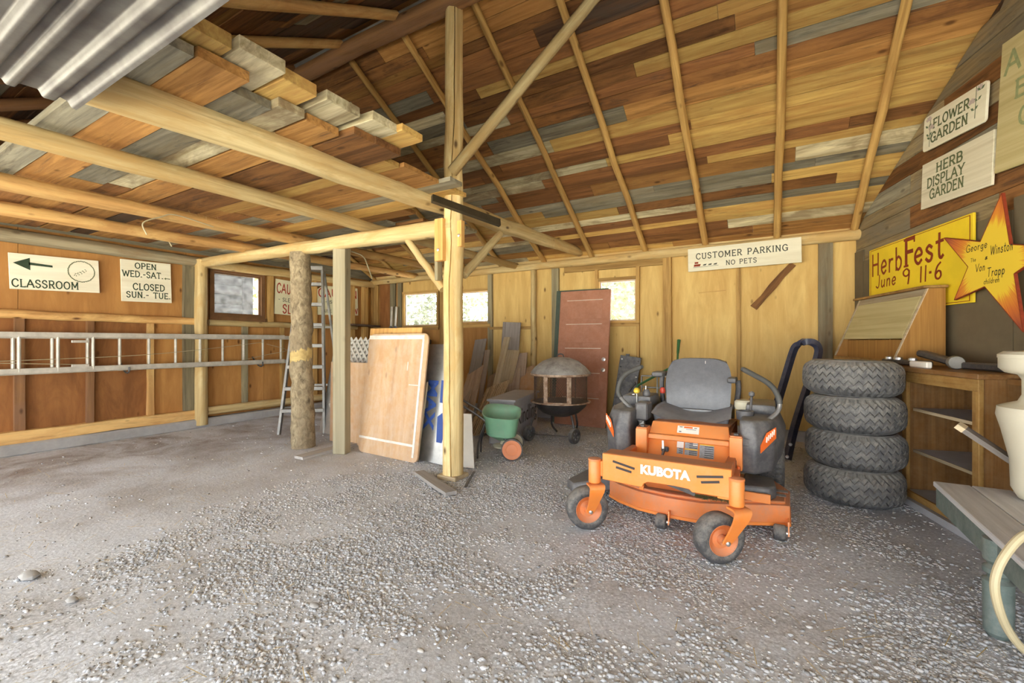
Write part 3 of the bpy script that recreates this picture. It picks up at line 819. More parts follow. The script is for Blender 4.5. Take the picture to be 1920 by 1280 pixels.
# ------------------------------------------------------------------ posts, header, braces
t = thing('main_post', 'tall peeled log post with a long drying crack, standing mid-barn', 'post', (PX, PY, 0))
F0 = onZ(850, 893, 0)
pole('shaft', (PX, PY, .0), (PX + .03, PY - .02, ZR - .22), .098, .082, 'log_pale', t, n=20, nseg=24, wob=.008, split=.035, lump=.015, roll=math.radians(152))
MB().box((PX, PY, .01), (.215, .215, .04)).build('footing', 'plank_tan', t, bevel=.006)
for dx, dy, w, z0, z1, mt in ((-.06, -.115, .095, 2.03, 2.42, 'block_orange'), (.115, -.03, .05, 2.16, 2.40, 'block_orange')):
    blk = board('support_block', (PX + dx, PY + dy, z0), (PX + dx, PY + dy, z1), w, .05, mt, t, up=(0, -1, 0))
    MB().lathe([(.014, 0), (.014, .012), (.006, .014)], (PX + dx, PY + dy - .025, z0 + .1), 8, Matrix.Rotation(math.pi / 2, 3, 'X')).build('bolt', 'chrome_bolt', blk)
board('side_strip', (PX - .135, PY - .05, 1.86), (PX - .135, PY - .05, 2.36), .035, .07, 'stud_grey', t, up=(0, -1, 0))
o = board('beam_splice', onT(810, 372, 3.95), onT(937, 418, 4.35), .075, .035, 'dark_bracket', None, up=(1, -.3, .35)); tag(o, 'dark flat steel splice bar screwed across the post and beam', 'bracket')
for k in range(5):
    p = onT(810, 372, 3.93).lerp(onT(937, 418, 4.33), .12 + .19 * k)
h = pole('loft_header', (XL + .12, PY + .08, 2.47), (PX + .05, PY - .02, 2.36), .07, .085, 'log_pale', None, n=14, nseg=14, wob=.01)
tag(h, 'horizontal peeled log header running from the left wall to the main post', 'beam')
t = thing('bark_post', 'round post with rough bark and a bare yellow patch', 'post', (-4.93, 3.36, 0))
bp_ = pole('bark_trunk', (-4.90, 3.36, 0), (-4.96, 3.36, 2.36), .135, .115, 'bark', t, n=18, nseg=30, wob=.014, lump=.05)
mb = MB(); rd = random.Random(4); na, nr = 30, 5
for k in range(na):
    a = math.radians(-160 + 190 * k / (na - 1)); u_ = k / (na - 1)
    lo = .98 + .10 * u_ + rd.uniform(-.025, .025); hi = 1.13 + .09 * u_ + rd.uniform(-.03, .03)
    for j in range(nr):
        zz = lo + (hi - lo) * j / (nr - 1); rr = .1385 - .0085 * zz / 1.2 - (.006 if j in (0, nr - 1) else 0)
        mb.v.append(Vector((-4.90 - .06 * zz / 2.36 + rr * math.cos(a), 3.36 + rr * math.sin(a), zz)))
for k in range(na - 1):
    for j in range(nr - 1): mb.f.append((k * nr + j, (k + 1) * nr + j, (k + 1) * nr + j + 1, k * nr + j + 1))
mb.build('bare_patch', 'bark_bare', t, ang=80)
o = board('square_post', (-4.25, 3.40, 0), (-4.25, 3.40, 2.38), .155, .12, 'post_grey', None, up=(.35, -1, 0), bevel=.005); tag(o, 'square grey sawn timber post beside the rounded plywood sheet', 'post')
def brace(p0, p1, r, lab, mat='log_pale', seed=0):
    o = pole('log_brace', p0, p1, r, r * .85, mat, None, n=10, nseg=7, wob=.006, seed=seed); tag(o, lab, 'brace')
brace((PX + .07, PY - .1, 2.84), (PX + 1.95, PY - .06, 4.36), .052, 'long diagonal pole brace rising from the main post to the ridge', seed=3)
brace((PX - .10, PY - .02, 1.78), (PX - .56, PY - .01, 2.30), .042, 'short diagonal pole brace from the main post to the log header', seed=4)
brace((PX + .05, PY + .10, 1.92), (PX + .06, PY + .75, 2.45), .045, 'short diagonal pole brace from the main post to the loft beam', seed=5)

# corrugated metal sheet hung under the front of the roof, ribs along X
mb = MB()
nu, nv = 150, 4
RIB = [(0, 0), (.055, 0), (.075, 1), (.105, 1), (.125, .1), (.15, .1), (.165, .75), (.185, .75), (.20, 0)]
def corr(u, v):
    yy = -.02 + .78 * u
    q = (yy + .02) % .20
    for (a0, h0), (a1, h1) in zip(RIB[:-1], RIB[1:]):
        if a0 <= q <= a1:
            k_ = (q - a0) / (a1 - a0); k_ = k_ * k_ * (3 - 2 * k_); hh = h0 + (h1 - h0) * k_; break
    edge = max(0, (yy - .70) / .06)
    return Vector((-2.80 + 2.6 * v - .12 * (.76 - yy), yy, 2.405 - .030 * hh - .02 * edge))
mb.grid(corr, nu, nv)
o = mb.build('corrugated_sheet', 'corrugated_steel', None, thick=.003, ang=60); tag(o, 'grey corrugated metal sheet overhead at the front opening', 'metal sheet')
for xx in (-2.2, -.9):
    o = board('hanger_beam', (xx, .0, 2.475), (xx, .78, 2.475), .07, .10, 'board_grey', None); tag(o, 'grey batten lying on top of the corrugated sheet', 'batten', 'battens above the metal sheet')
# unseen roof added beyond the opening to shade the overbright front
shade_roof = struct('ceiling_shade_added', (-2.4, -1.4, 2.58))
for k in range(12):
    board('board', (-8.1, -.30 - .2 * k, 2.60 - .012 * k), (3.6, -.30 - .2 * k, 2.60 - .012 * k), .196, .025, random.choice(('board_grey', 'board_weather', 'board_yellow')), shade_roof)
# lintel over the open front
o = pole('front_lintel', (XL, -.12, 2.50), (2.6, -.12, 2.52), .10, .10, 'log_grey', None, n=12); tag(o, 'grey log lintel over the open front of the barn', 'beam')
# ================================================================== LETTERING
# a painted brush alphabet: strokes on a grid 10 units high; '~' marks a stroke to be smoothed
GL = {
 'A': (7.6, ['0,0 3.8,10 7.6,0', '1.5,3.6 6.1,3.6']), 'B': (6.4, ['1,0 1,10', '~1,10 4.4,9.9 5.6,7.7 4.4,5.4 1,5.3', '~1,5.3 4.9,5.1 6.2,2.7 4.8,0.2 1,0']),
 'C': (7, ['~6.6,7.9 5.2,9.7 3.4,10 1.2,8.3 .4,5 1.2,1.7 3.4,0 5.4,.4 6.7,2.2']), 'D': (7, ['1,0 1,10', '~1,10 4,9.7 6.3,7.6 6.7,5 6.3,2.4 4,.3 1,0']),
 'E': (5.8, ['1,0 1,10', '1,10 5.6,10', '1,5.2 4.8,5.2', '1,0 5.8,0']), 'F': (5.6, ['1,0 1,10', '1,10 5.6,10', '1,5.2 4.6,5.2']),
 'G': (7.2, ['~6.6,7.9 5.2,9.7 3.4,10 1.2,8.3 .4,5 1.2,1.7 3.4,0 5.4,.5 6.6,1.8', '6.6,0.4 6.6,4.4', '4.4,4.4 7.2,4.4']), 'H': (7, ['1,0 1,10', '6,0 6,10', '1,5.1 6,5.1']),
 'I': (2, ['1,0 1,10']), 'J': (5, ['~4,10 4,2.4 2.6,0 .4,1.4']), 'K': (6.6, ['1,0 1,10', '5.8,10 1,4.6', '2.6,6 6.2,0']), 'L': (5.4, ['1,0 1,10', '1,0 5.4,0']),
 'M': (8.6, ['1,0 1,10', '1,10 4.3,2.6 7.6,10', '7.6,10 7.6,0']), 'N': (7.2, ['1,0 1,10', '1,10 6.2,0', '6.2,0 6.2,10']), 'O': (7.4, ['~3.7,10 1.3,8.5 .4,5 1.3,1.5 3.7,0 6.1,1.5 7,5 6.1,8.5 3.7,10']),
 'P': (6, ['1,0 1,10', '~1,10 4.6,9.8 5.7,7.4 4.6,4.9 1,4.7']), 'R': (6.6, ['1,0 1,10', '~1,10 4.6,9.8 5.7,7.4 4.6,5.1 1,4.9', '3.2,4.9 6.2,0']),
 'S': (5.8, ['~5.2,8 4.2,9.7 2.6,10 .9,8.8 .8,6.7 2.8,5.3 4.9,3.9 5.2,1.8 3.6,.1 2,.1 .5,1.9']), 'T': (6.8, ['3.4,0 3.4,10', '.2,10 6.6,10']),
 'U': (7, ['~1,10 1,3 2,.5 3.5,0 5,.5 6,3 6,10']), 'V': (7.2, ['0,10 3.6,0 7.2,10']), 'W': (10, ['0,10 2.6,0 5,8.6 7.4,0 10,10']), 'X': (7, ['.4,10 6.6,0', '6.6,10 .4,0']), 'Y': (7, ['0,10 3.5,5 7,10', '3.5,5 3.5,0']),
 '9': (5, ['~4.6,8.2 2.8,10 .6,8.6 .6,6.2 2.4,4.8 4.4,6 4.6,8.4 4.5,4.5 3.8,-1']), '6': (5, ['~4.2,9.8 2,7.6 .7,3.4 1.2,.7 3,0 4.5,1.6 4.2,4 2.6,4.8 1,3.2']), '1': (2.6, ['1.6,0 1.2,10']), '3': (4, ['~.6,9 2.4,10 3.6,8 1.8,5.4 3.8,3 2.2,0 .4,1.2']),
 '.': (2.2, ['1,0.1 1,.9']), '-': (4, ['.5,4.6 3.5,4.6']), '\'': (1.5, ['.8,10 .8,8']), ' ': (4, []), '&': (4, ['~3.4,1 1.2,5 2.4,6.6 3.2,5.4 .8,2 2,.2 3.6,2.4']),
 'a': (5, ['~4.3,4.6 2.6,5.8 .8,4.2 .7,1.6 2.2,.1 4.2,1.8', '4.3,5.6 4.4,0']), 'b': (5, ['.9,9.6 .9,0', '~.9,4 2.6,5.6 4.5,4 4.4,1.6 2.6,0 .9,1.2']), 'c': (4.2, ['~4,4.6 2.4,5.6 .7,4 .7,1.5 2.4,0 4,1']),
 'd': (5, ['~4.2,4.6 2.6,5.6 .8,4.2 .7,1.6 2.2,.1 4.2,1.6', '4.3,9.8 4.3,0']), 'e': (4.8, ['~.8,2.8 4.3,3.4 3.8,5.3 2.4,5.8 .8,4.2 .7,1.7 2.4,0 4.3,1.2']), 'g': (5, ['~4.2,4.6 2.6,5.6 .8,4.2 .7,1.6 2.2,.2 4.2,1.8', '~4.3,5.6 4.3,-1.4 2.8,-3.2 .8,-2']),
 'h': (5, ['.9,9.8 .9,0', '~.9,3.8 2.4,5.6 4.1,4.6 4.2,0']), 'i': (2, ['1,5.4 1,0', '1,7.2 1,7.9']), 'l': (2, ['1,9.8 1,0']), 'n': (5, ['.9,5.6 .9,0', '~.9,3.8 2.4,5.6 4.1,4.6 4.2,0']), 'o': (5, ['~2.5,5.7 .8,4.4 .6,2.2 2.4,0 4.3,1.6 4.4,4.2 2.5,5.7']),
 'p': (5, ['.9,5.6 .7,-3.4', '~.9,4 2.6,5.6 4.5,4 4.4,1.6 2.6,0 .9,1.2']), 'r': (4, ['.9,5.6 .9,0', '~.9,3.6 2,5.2 3.8,5.3']), 's': (4.2, ['~3.7,4.8 2.2,5.7 .8,4.5 2,3.2 3.8,2 3.2,.3 1.8,0 .5,1']), 't': (4, ['~1.9,9 1.8,1.6 2.8,.1 3.8,.8', '.3,6 3.8,6.2']), 'u': (5, ['~.8,5.6 .8,1.6 2.2,0 4.1,1.8', '4.2,5.6 4.3,0']),
}
def letters(mb, text, x, y, h, FR, wid=None, sw=.9, serif=False, track=1.6, slant=0.0, off=.0015):
    """ribbons of paint on the plane of frame FR (local X right, Y up, Z out); text starts at x, base y, height h, fitted to width wid"""
    adv = [(GL[c][0] + track) for c in text]
    tot = sum(adv) - track
    sc = h / 10.0
    sx = sc if wid is None else wid / tot
    cx = x
    lay = [0]
    def P(px, py): return FR @ Vector((cx + px * sx + slant * py * sc, y + py * sc, off + .00006 * (lay[0] % 24)))
    def seg(p, q, w):
        d = Vector((q[0] - p[0], q[1] - p[1])); ln = max(d.length, 1e-6); d /= ln
        n = Vector((-d.y, d.x)) * (w / 2)
        e = d * (w * .28); lay[0] += 1
        a = (p[0] - e.x, p[1] - e.y); b2 = (q[0] + e.x, q[1] + e.y)
        mb.add([P(a[0] + n.x, a[1] + n.y), P(a[0] - n.x, a[1] - n.y), P(b2[0] - n.x, b2[1] - n.y), P(b2[0] + n.x, b2[1] + n.y)], [(0, 1, 2, 3)])
    for ch in text:
        w_, strokes = GL[ch]
        for st in strokes:
            sm = st.startswith('~')
            pts = [tuple(float(q) for q in p.split(',')) for p in st.lstrip('~').split()]
            raw = pts
            if sm: pts = [(v.x, v.y) for v in arc_pts([(p[0], p[1], 0) for p in pts], 4)]
            for p, q in zip(pts[:-1], pts[1:]): seg(p, q, sw)
            if serif:
                for k in ((0, 1), (-1, -2)):
                    e, f = raw[k[0]], raw[k[1]]
                    dx, dy = abs(e[0] - f[0]), abs(e[1] - f[1])
                    if dy > dx * .6 and (e[1] <= .2 or e[1] >= 9.8) and not (sm and ch in 'OCGS'):
                        seg((e[0] - 1.15, e[1]), (e[0] + 1.15, e[1]), sw * .55)
                    elif dx > 2.2 and dy < .3 and (e[1] <= .2 or e[1] >= 9.8):
                        seg((e[0], e[1] - .2), (e[0], e[1] + (1.5 if e[1] < 1 else -1.5)), sw * .5)
        cx += (w_ + track) * sx
    return mb
def sign_frame(c4, normal):
    """c4: TL, TR, BR, BL on the wall plane -> frame at the lower left, width, height"""
    TL, TR, BR, BL = c4
    x = ((TR - TL) + (BR - BL)); x = (x - normal * x.dot(normal)).normalized()
    y = normal.cross(x).normalized()
    w = ((TR - TL).length + (BR - BL).length) / 2
    h = ((TL - BL).dot(y) + (TR - BR).dot(y)) / 2
    cen = (TL + TR + BR + BL) / 4
    return frame_of(x, y, normal, cen - x * w / 2 - y * h / 2), w, h
def rounded(w, h, r, n=5):
    if r <= 0: return [(0, 0), (w, 0), (w, h), (0, h)]
    out = []
    for cx, cy, a0 in ((w - r, r, -90), (w - r, h - r, 0), (r, h - r, 90), (r, r, 180)):
        for k in range(n + 1):
            a = math.radians(a0 + 90 * k / n); out.append((cx + r * math.cos(a), cy + r * math.sin(a)))
    return out
def plate(name, FR, w, h, t, mat, parent=None, r=0.0, poly=None, bevel=.002):
    pts = poly or rounded(w, h, r)
    mb = MB().prism([FR @ Vector((p[0], p[1], -t)) for p in pts], (FR.to_3x3() @ Vector((0, 0, t))))
    C_ = FR @ Matrix.Translation(Vector((w / 2, h / 2, 0)))
    return mb.build(name, mat, parent, F=C_, bevel=bevel)
def text_part(FR, parent, mat, items, name='lettering'):
    mb = MB()
    for it in items: letters(mb, *it[0], FR, **it[1])
    o = mb.build(name, mat, parent, smooth=False); o['kind'] = 'stuff'
    return o
NL, NB = Vector((1, 0, 0)), Vector((0, -1, 0))
OFF = .03
def wall_sign(name, label, px4, wall, mat, t=.018, r=0.0, off=.03, cat='sign', clip=None):
    if wall == 'L': c4 = [onX(a, b_, XL + off) for a, b_ in px4]; n = NL
    elif wall == 'B': c4 = [onY(a, b_, YB - off) for a, b_ in px4]; n = NB
    else: c4 = [onW(a, b_, off) for a, b_ in px4]; n = WN
    FR, w, h = sign_frame(c4, n)
    root = thing(name, label, cat, FR @ Vector((w / 2, 0, 0)))
    plate('sign_board', FR, w, h, t, mat, root, r, poly=clip(w, h) if clip else None)
    return root, FR, w, h

# CLASSROOM with arrow and herb wreath
root, FR, w, h = wall_sign('wall_sign', 'long white classroom sign with green arrow and herb wreath', [(17, 473), (186, 489), (186, 549), (17, 541)], 'L', 'sign_white', off=.05)
text_part(FR, root, 'letter_green', [(('CLASSROOM', w * .02, h * .07, h * .21), dict(wid=w * .72, serif=True, sw=1.5))])
mb = MB()
for poly in ([(.04, .73), (.215, .90), (.215, .80), (.215, .66), (.215, .55)], [(.20, .775), (.455, .735), (.455, .675), (.20, .70)]):
    mb.add([FR @ Vector((a * w, b_ * h, .0015)) for a, b_ in poly], [list(range(len(poly)))])
mb.build('arrow', 'letter_green', root, smooth=False)['kind'] = 'stuff'
mb = MB(); rd = random.Random(3)
for k in range(46):
    a = 2 * math.pi * k / 46
    c_ = Vector((w * .785 + w * .158 * math.cos(a), h * .62 + h * .31 * math.sin(a), .0015 + .00006 * (k % 24))); d = a + math.pi / 2 + rd.uniform(-.7, .7); ln = w * .018
    u = Vector((math.cos(d), math.sin(d), 0)); v = Vector((-u.y, u.x, 0))
    mb.add([FR @ (c_ - u * ln), FR @ (c_ + v * ln * .45), FR @ (c_ + u * ln), FR @ (c_ - v * ln * .45)], [(0, 1, 2, 3)])
for k in range(14):
    u_ = k / 13
    c_ = Vector((w * (.70 + .14 * u_), h * (.50 + .16 * u_ + .04 * math.sin(k * 2.2)), .0015 + .00006 * k)); d = rd.uniform(0, 3); ln = w * .013
    u = Vector((math.cos(d), math.sin(d), 0)); v = Vector((-u.y, u.x, 0))
    mb.add([FR @ (c_ - u * ln), FR @ (c_ + v * ln * .45), FR @ (c_ + u * ln), FR @ (c_ - v * ln * .45)], [(0, 1, 2, 3)])
mb.build('wreath', 'letter_olive', root, smooth=False)['kind'] = 'stuff'
# OPEN hours
root, FR, w, h = wall_sign('wall_sign', 'white sign with open and closed days in green lettering', [(227, 485), (321, 495), (321, 568), (227, 564)], 'L', 'sign_white', off=.05)
text_part(FR, root, 'letter_green', [(('OPEN', w * .27, h * .81, h * .13), dict(wid=w * .42, serif=True, sw=1.6)), (('WED.-SAT.', w * .03, h * .60, h * .14), dict(wid=w * .80, serif=True, sw=1.6)),
          (('CLOSED', w * .22, h * .29, h * .15), dict(wid=w * .63, serif=True, sw=1.6)), (('SUN.- TUE.', w * .09, h * .10, h * .135), dict(wid=w * .88, serif=True, sw=1.6))])
mb = MB()
for q in ([(.85, .61), (.89, .64), (.89, .58)], [(.89, .605), (.98, .60), (.98, .62), (.89, .622)]):
    mb.add([FR @ Vector((a * w, b_ * h, .0015)) for a, b_ in q], [list(range(len(q)))])
mb.build('arrow', 'letter_olive', root, smooth=False)['kind'] = 'stuff'
# two CAUTION signs in the corner
root, FR, w, h = wall_sign('caution_sign', 'cream caution slow sign half hidden behind the bark post and stepladder', [(516, 522), (575, 532), (575, 594), (516, 588)], 'L', 'sign_cream', off=.05)
text_part(FR, root, 'letter_red', [(('CAUTION', w * .04, h * .62, h * .26), dict(wid=w * 1.35 - w * .42, sw=1.5)), (('SLOW', w * .24, h * .05, h * .24), dict(wid=w * .7, sw=1.5))])
text_part(FR, root, 'letter_grey', [(('- SLEIGHS -', w * .10, h * .38, h * .10), dict(wid=w * .8, sw=1.4))], 'small_lettering')
root, FR, w, h = wall_sign('caution_sign', 'cream caution slow sign with clipped corner behind the square grey post', [(595, 534), (671, 541), (671, 591), (595, 590)], 'L', 'sign_cream', off=.05,
                           clip=lambda w, h: [(0, 0), (w, 0), (w, h), (w * .16, h), (0, h * .86)])
text_part(FR, root, 'letter_red', [(('CAUTION', w * .03, h * .62, h * .27), dict(wid=w * .94, sw=1.5)), (('SLOW', w * .62, h * .05, h * .20), dict(wid=w * .36, sw=1.8))])
text_part(FR, root, 'letter_grey', [(('- SLEIGHS -', w * .18, h * .40, h * .10), dict(wid=w * .66, sw=1.4)), (('USE', w * .16, h * .09, h * .10), dict(wid=w * .16, sw=1.4))], 'small_lettering')
# CUSTOMER PARKING
root, FR, w, h = wall_sign('wall_sign', 'long white customer parking sign nailed to the back wall', [(1290, 467), (1503, 444), (1503, 491), (1290, 510)], 'B', 'sign_white', off=.155)
text_part(FR, root, 'letter_grey', [(('CUSTOMER PARKING', w * .08, h * .52, h * .24), dict(wid=w * .81, serif=True, sw=1.45, track=2.2)), (('NO PETS', w * .36, h * .16, h * .19), dict(wid=w * .27, serif=True, sw=1.45, track=2.2))])
mb = MB(); mb2 = MB()
def P2(a, b_): return FR @ Vector((a * w, b_ * h, .0015))
mb.add([P2(.055, .20), P2(.115, .20), P2(.125, .30), P2(.06, .30)], [(0, 1, 2, 3)]); mb.add([P2(.065, .32), P2(.10, .32), P2(.10, .40), P2(.065, .40)], [(0, 1, 2, 3)])
mb2.add([P2(.05, .155), P2(.29, .175), P2(.29, .19), P2(.05, .17)], [(0, 1, 2, 3)])
for k in range(3):
    a = .16 + .05 * k
    mb2.add([P2(a - .018, .22), P2(a + .012, .22), P2(a + .02, .29), P2(a - .01, .27)], [(0, 1, 2, 3)])
mb.build('sleigh_picture', 'letter_brown', root, smooth=False)['kind'] = 'stuff'; mb2.build('dogs_picture', 'letter_grey', root, smooth=False)['kind'] = 'stuff'
# FLOWER GARDEN
root, FR, w, h = wall_sign('wall_sign', 'white flower garden sign with rounded corners and painted flowers', [(1730, 222), (1851, 152), (1848, 224), (1733, 288)], 'R', 'sign_white', r=.03, off=.05)
text_part(FR, root, 'letter_olive', [(('FLOWER', w * .18, h * .56, h * .25), dict(wid=w * .58, serif=True, sw=1.75)), (('GARDEN', w * .15, h * .18, h * .26), dict(wid=w * .60, serif=True, sw=1.75))])
mb = MB(); mf = MB()
pl_ = [0]
def petal(mb, x, y, ang, L_, W_):
    pl_[0] += 1
    u = Vector((math.cos(ang), math.sin(ang), 0)); v = Vector((-u.y, u.x, 0)); c_ = Vector((x, y, .0015 + .00006 * (pl_[0] % 24)))
    mb.add([FR @ (c_), FR @ (c_ + u * L_ * .5 + v * W_), FR @ (c_ + u * L_), FR @ (c_ + u * L_ * .5 - v * W_)], [(0, 1, 2, 3)])
for x0, y0, pts in ((.09, .1, [(.02, .30), (.0, .55), (.04, .2)]), (.82, .22, [(.02, .2), (.06, .4), (.1, .62)])):
    for (dx, dy) in pts:
        for s_ in (-1, 1): petal(mb, (x0 + dx) * w, (y0 + dy) * h, math.pi / 2 + s_ * 1.0, h * .16, h * .035)
    letters(mb, 'I', (x0 + .02) * w, y0 * h, h * .75, FR, wid=w * .03, sw=.7)
for x, y in ((.10, .84), (.15, .58), (.80, .62), (.91, .86)):
    for a in range(5): petal(mf, x * w, y * h, math.pi / 2 + (a - 2) * .6, h * .15, h * .05)
mb.build('painted_leaves', 'leaf_paint', root, smooth=False)['kind'] = 'stuff'; mf.build('painted_flowers', 'flower_mauve', root, smooth=False)['kind'] = 'stuff'
# HERB DISPLAY GARDEN
root, FR, w, h = wall_sign('wall_sign', 'weathered white herb display garden sign under the flower sign', [(1728, 311), (1860, 244), (1863, 345), (1728, 393)], 'R', 'sign_weathered', off=.05)
text_part(FR, root, 'letter_olive', [(('HERB', w * .24, h * .70, h * .19), dict(wid=w * .38, serif=True, sw=1.7)), (('DISPLAY', w * .10, h * .43, h * .20), dict(wid=w * .55, serif=True, sw=1.7)), (('GARDEN', w * .15, h * .17, h * .20), dict(wid=w * .50, serif=True, sw=1.7))])
# plywood sign running out of view
root, FR, w, h = wall_sign('plywood_sign', 'large bare plywood sign with faded green lettering, high on the wall', [(1869, 92), (2080, -60), (2080, 250), (1874, 321)], 'R', 'sign_plywood', off=.05)
text_part(FR, root, 'letter_faded', [(('A', w * .06, h * .74, h * .16), dict(wid=w * .16, sw=1.6)), (('E', w * .19, h * .52, h * .13), dict(wid=w * .10, sw=1.8, serif=True)), (('G', w * .25, h * .30, h * .13), dict(wid=w * .12, sw=1.8))])
# HerbFest
root, FR, w, h = wall_sign('festival_sign', 'yellow festival date sign with brown border behind the desk box', [(1630, 468), (1823, 402), (1826, 563), (1630, 590)], 'R', 'sign_yellow', off=.05)
text_part(FR, root, 'letter_brown', [(('Herb', w * .035, h * .58, h * .33), dict(wid=w * .36, sw=1.1, serif=False)), (('F', w * .425, h * .60, h * .36), dict(wid=w * .10, sw=1.5, serif=True)), (('est', w * .525, h * .59, h * .34), dict(wid=w * .26, sw=1.2)),
          (('June', w * .09, h * .38, h * .19), dict(wid=w * .24, sw=1.1, slant=.1)), (('9', w * .41, h * .37, h * .19), dict(wid=w * .07, sw=1.1)), (('11', w * .57, h * .34, h * .20), dict(wid=w * .07, sw=1.2, slant=.1)), (('.', w * .66, h * .43, h * .19), dict(wid=w * .03, sw=1.6)), (('6', w * .71, h * .34, h * .20), dict(wid=w * .06, sw=1.2)),
          (('Music', w * .12, h * .06, h * .14), dict(wid=w * .25, sw=1.3)) if False else (('.', w * .49, h * .27, h * .1), dict(wid=w * .01, sw=1.2))])
mb = MB(); e = .018
for q in ([(e, 1 - e), (1 - e, 1 - e), (1 - e, 1 - e - .008), (e, 1 - e - .008)], [(1 - e, e), (1 - e, 1 - e), (1 - e - .006, 1 - e), (1 - e - .006, e)], [(e, e), (1 - e, e), (1 - e, e + .008), (e, e + .008)], [(e, e), (e, 1 - e), (e + .005, 1 - e), (e + .005, e)]):
    mb.add([FR @ Vector((a * w, b_ * h, .0015)) for a, b_ in q], [(0, 1, 2, 3)])
mb.build('border_line', 'letter_brown', root, smooth=False)['kind'] = 'stuff'
# star
sp = [(1878, 362), (1893, 458), (1975, 462), (1901, 513), (1918, 622), (1846, 537), (1789, 562), (1815, 500), (1770, 446), (1838, 453)]
pts = [onW(a, b_, .10) for a, b_ in sp]
cen = sum(pts, Vector()) / 10
FS = frame_of(WU, Vector((0, 0, 1)), WN, cen)
root = thing('star_sign', 'yellow wooden star sign with scorched orange points naming two musicians', 'sign', cen)
mb = MB().prism([p - WN * .018 for p in pts], WN * .018); mb.build('star_board', 'star_paint', root, F=FS, bevel=0, smooth=False)
mb = MB()
for k in range(10):
    a, b_ = pts[k], pts[(k + 1) % 10]
    mb.bar(a - WN * .009, b_ - WN * .009, .006, .019, up=WN)
mb.build('edge_line', 'letter_brown', root, smooth=False)
def star_txt(s, pxa, pya, pxb, hpx, **kw):
    A = onW(pxa, pya, .10); B = onW(pxb, pya - (pxb - pxa) * .0, .10)
    l = FS.inverted() @ A; l2 = FS.inverted() @ onW(pxb, pya, .10); hh = (onW(pxa, pya - hpx, .10) - A).length
    letters(mbt, s, l.x, l.y, hh, FS, wid=l2.x - l.x, **kw)
mbt = MB()
for s_, a, b_, c_, hp in (('George', 1812, 474, 1851, 13), ('Winston', 1857, 478, 1899, 17), ('&', 1847, 487, 1852, 8), ('The', 1820, 492, 1830, 7), ('Von', 1829, 510, 1847, 14), ('Trapp', 1851, 519, 1884, 16), ('children', 1845, 533, 1874, 10)):
    star_txt(s_, a, b_, c_, hp, sw=1.0, slant=.1)
mbt.build('lettering', 'letter_black', root, smooth=False)['kind'] = 'stuff'

# ================================================================== LEFT SIDE THINGS
# ladder on the left wall
LX = XL + .22
root = thing('extension_ladder', 'long aluminium extension ladder hung sideways along the left wall', 'ladder', (LX, 2.8, .9))
for zz in (1.345, .935):
    for dx in (0, .055):
        MB().box((LX + dx, 2.75 - .25 * (dx > 0), zz + (.012 if dx else 0)), (.03, 4.2, .062)).build('rail', 'aluminium', root, bevel=.004)
for k in range(-2, 11):
    y = 1.45 + .312 * k
    for dx in ((0, .055) if k < 3 else (0,)):
        MB().tube([(LX + dx, y + (.035 if dx else 0), .94), (LX + dx, y + (.035 if dx else 0), 1.34)], .017, 8).build('rung', 'aluminium', root)
for pts_ in ([(LX + .07, .7, 1.06), (LX + .05, 1.6, 1.07), (LX + .05, 2.6, 1.10), (LX + .04, 3.4, 1.17), (LX + .04, 4.25, 1.27)], [(LX + .07, .7, 1.09), (LX + .05, 1.4, 1.04), (LX + .05, 2.0, 1.0)], [(LX + .04, 3.9, .98), (LX + .04, 4.3, 1.06), (LX + .04, 4.65, 1.13), (LX + .04, 4.3, 1.24)]):
    MB().tube(arc_pts(pts_, 5), .004, 5).build('rope', 'wire_grey', root)
for y in (1.9,):
    for zz in (1.28, .99):
        MB().box((LX + .07, y + .09, zz), (.02, .16, .03)).build('rung_lock', 'aluminium', root, bevel=.003)
for y in (.95, 2.45, 4.2):
    o = MB().tube(arc_pts([(XL + .02, y, 1.02), (XL + .2, y, .885), (XL + .31, y, .885), (XL + .32, y, .95)], 4), .012, 6).build('ladder_hook', 'dark_metal', None)
    tag(o, {.95: 'dark steel wall hook under the ladder below the classroom sign', 2.45: 'dark steel wall hook under the ladder below the opening hours sign', 4.2: 'dark steel wall hook under the ladder end below the window'}[y], 'hook', 'hooks under the long ladder')
# stepladder
sx_, sy_ = -5.86, 4.15
root = thing('stepladder', 'grey aluminium stepladder standing behind the bark post', 'ladder', (sx_, sy_, 0))
d0 = Vector((ST * -.55 + .0, CT * -.1, 0)); fwd = Vector((.62, -.78, 0)); sid = Vector((.78, .62, 0)); C0 = Vector((sx_, sy_, 0))
for sg in (-1, 1):
    MB().bar(C0 + sid * .30 * sg + fwd * .42, C0 + sid * .16 * sg + Vector((0, 0, 2.33)), .03, .075, up=fwd).build('front_rail', 'grey_metal', root)
    MB().bar(C0 + sid * .33 * sg - fwd * .55, C0 + sid * .17 * sg - fwd * .06 + Vector((0, 0, 2.30)), .025, .05, up=fwd).build('rear_rail', 'grey_metal', root)
for k in range(7):
    zz = .32 + .3 * k; u = zz / 2.33; wd = .60 - .28 * u
    MB().box(C0 + fwd * (.42 * (1 - u)) + Vector((0, 0, zz)), (wd, .09, .05), Matrix.Rotation(math.atan2(sid.y, sid.x), 3, 'Z')).build('step', 'grey_metal', root, bevel=.004)
MB().box(C0 - fwd * .02 + Vector((0, 0, 2.36)), (.36, .16, .06), Matrix.Rotation(math.atan2(sid.y, sid.x), 3, 'Z')).build('top_cap', 'grey_metal', root, bevel=.006)
for zz in (.6, 1.5):
    u = zz / 2.3
    MB().bar(C0 + sid * -(.33 - .16 * u) - fwd * (.55 - .49 * u) + Vector((0, 0, zz)), C0 + sid * (.33 - .16 * u) - fwd * (.55 - .49 * u) + Vector((0, 0, zz)), .02, .03).build('rear_brace', 'grey_metal', root)

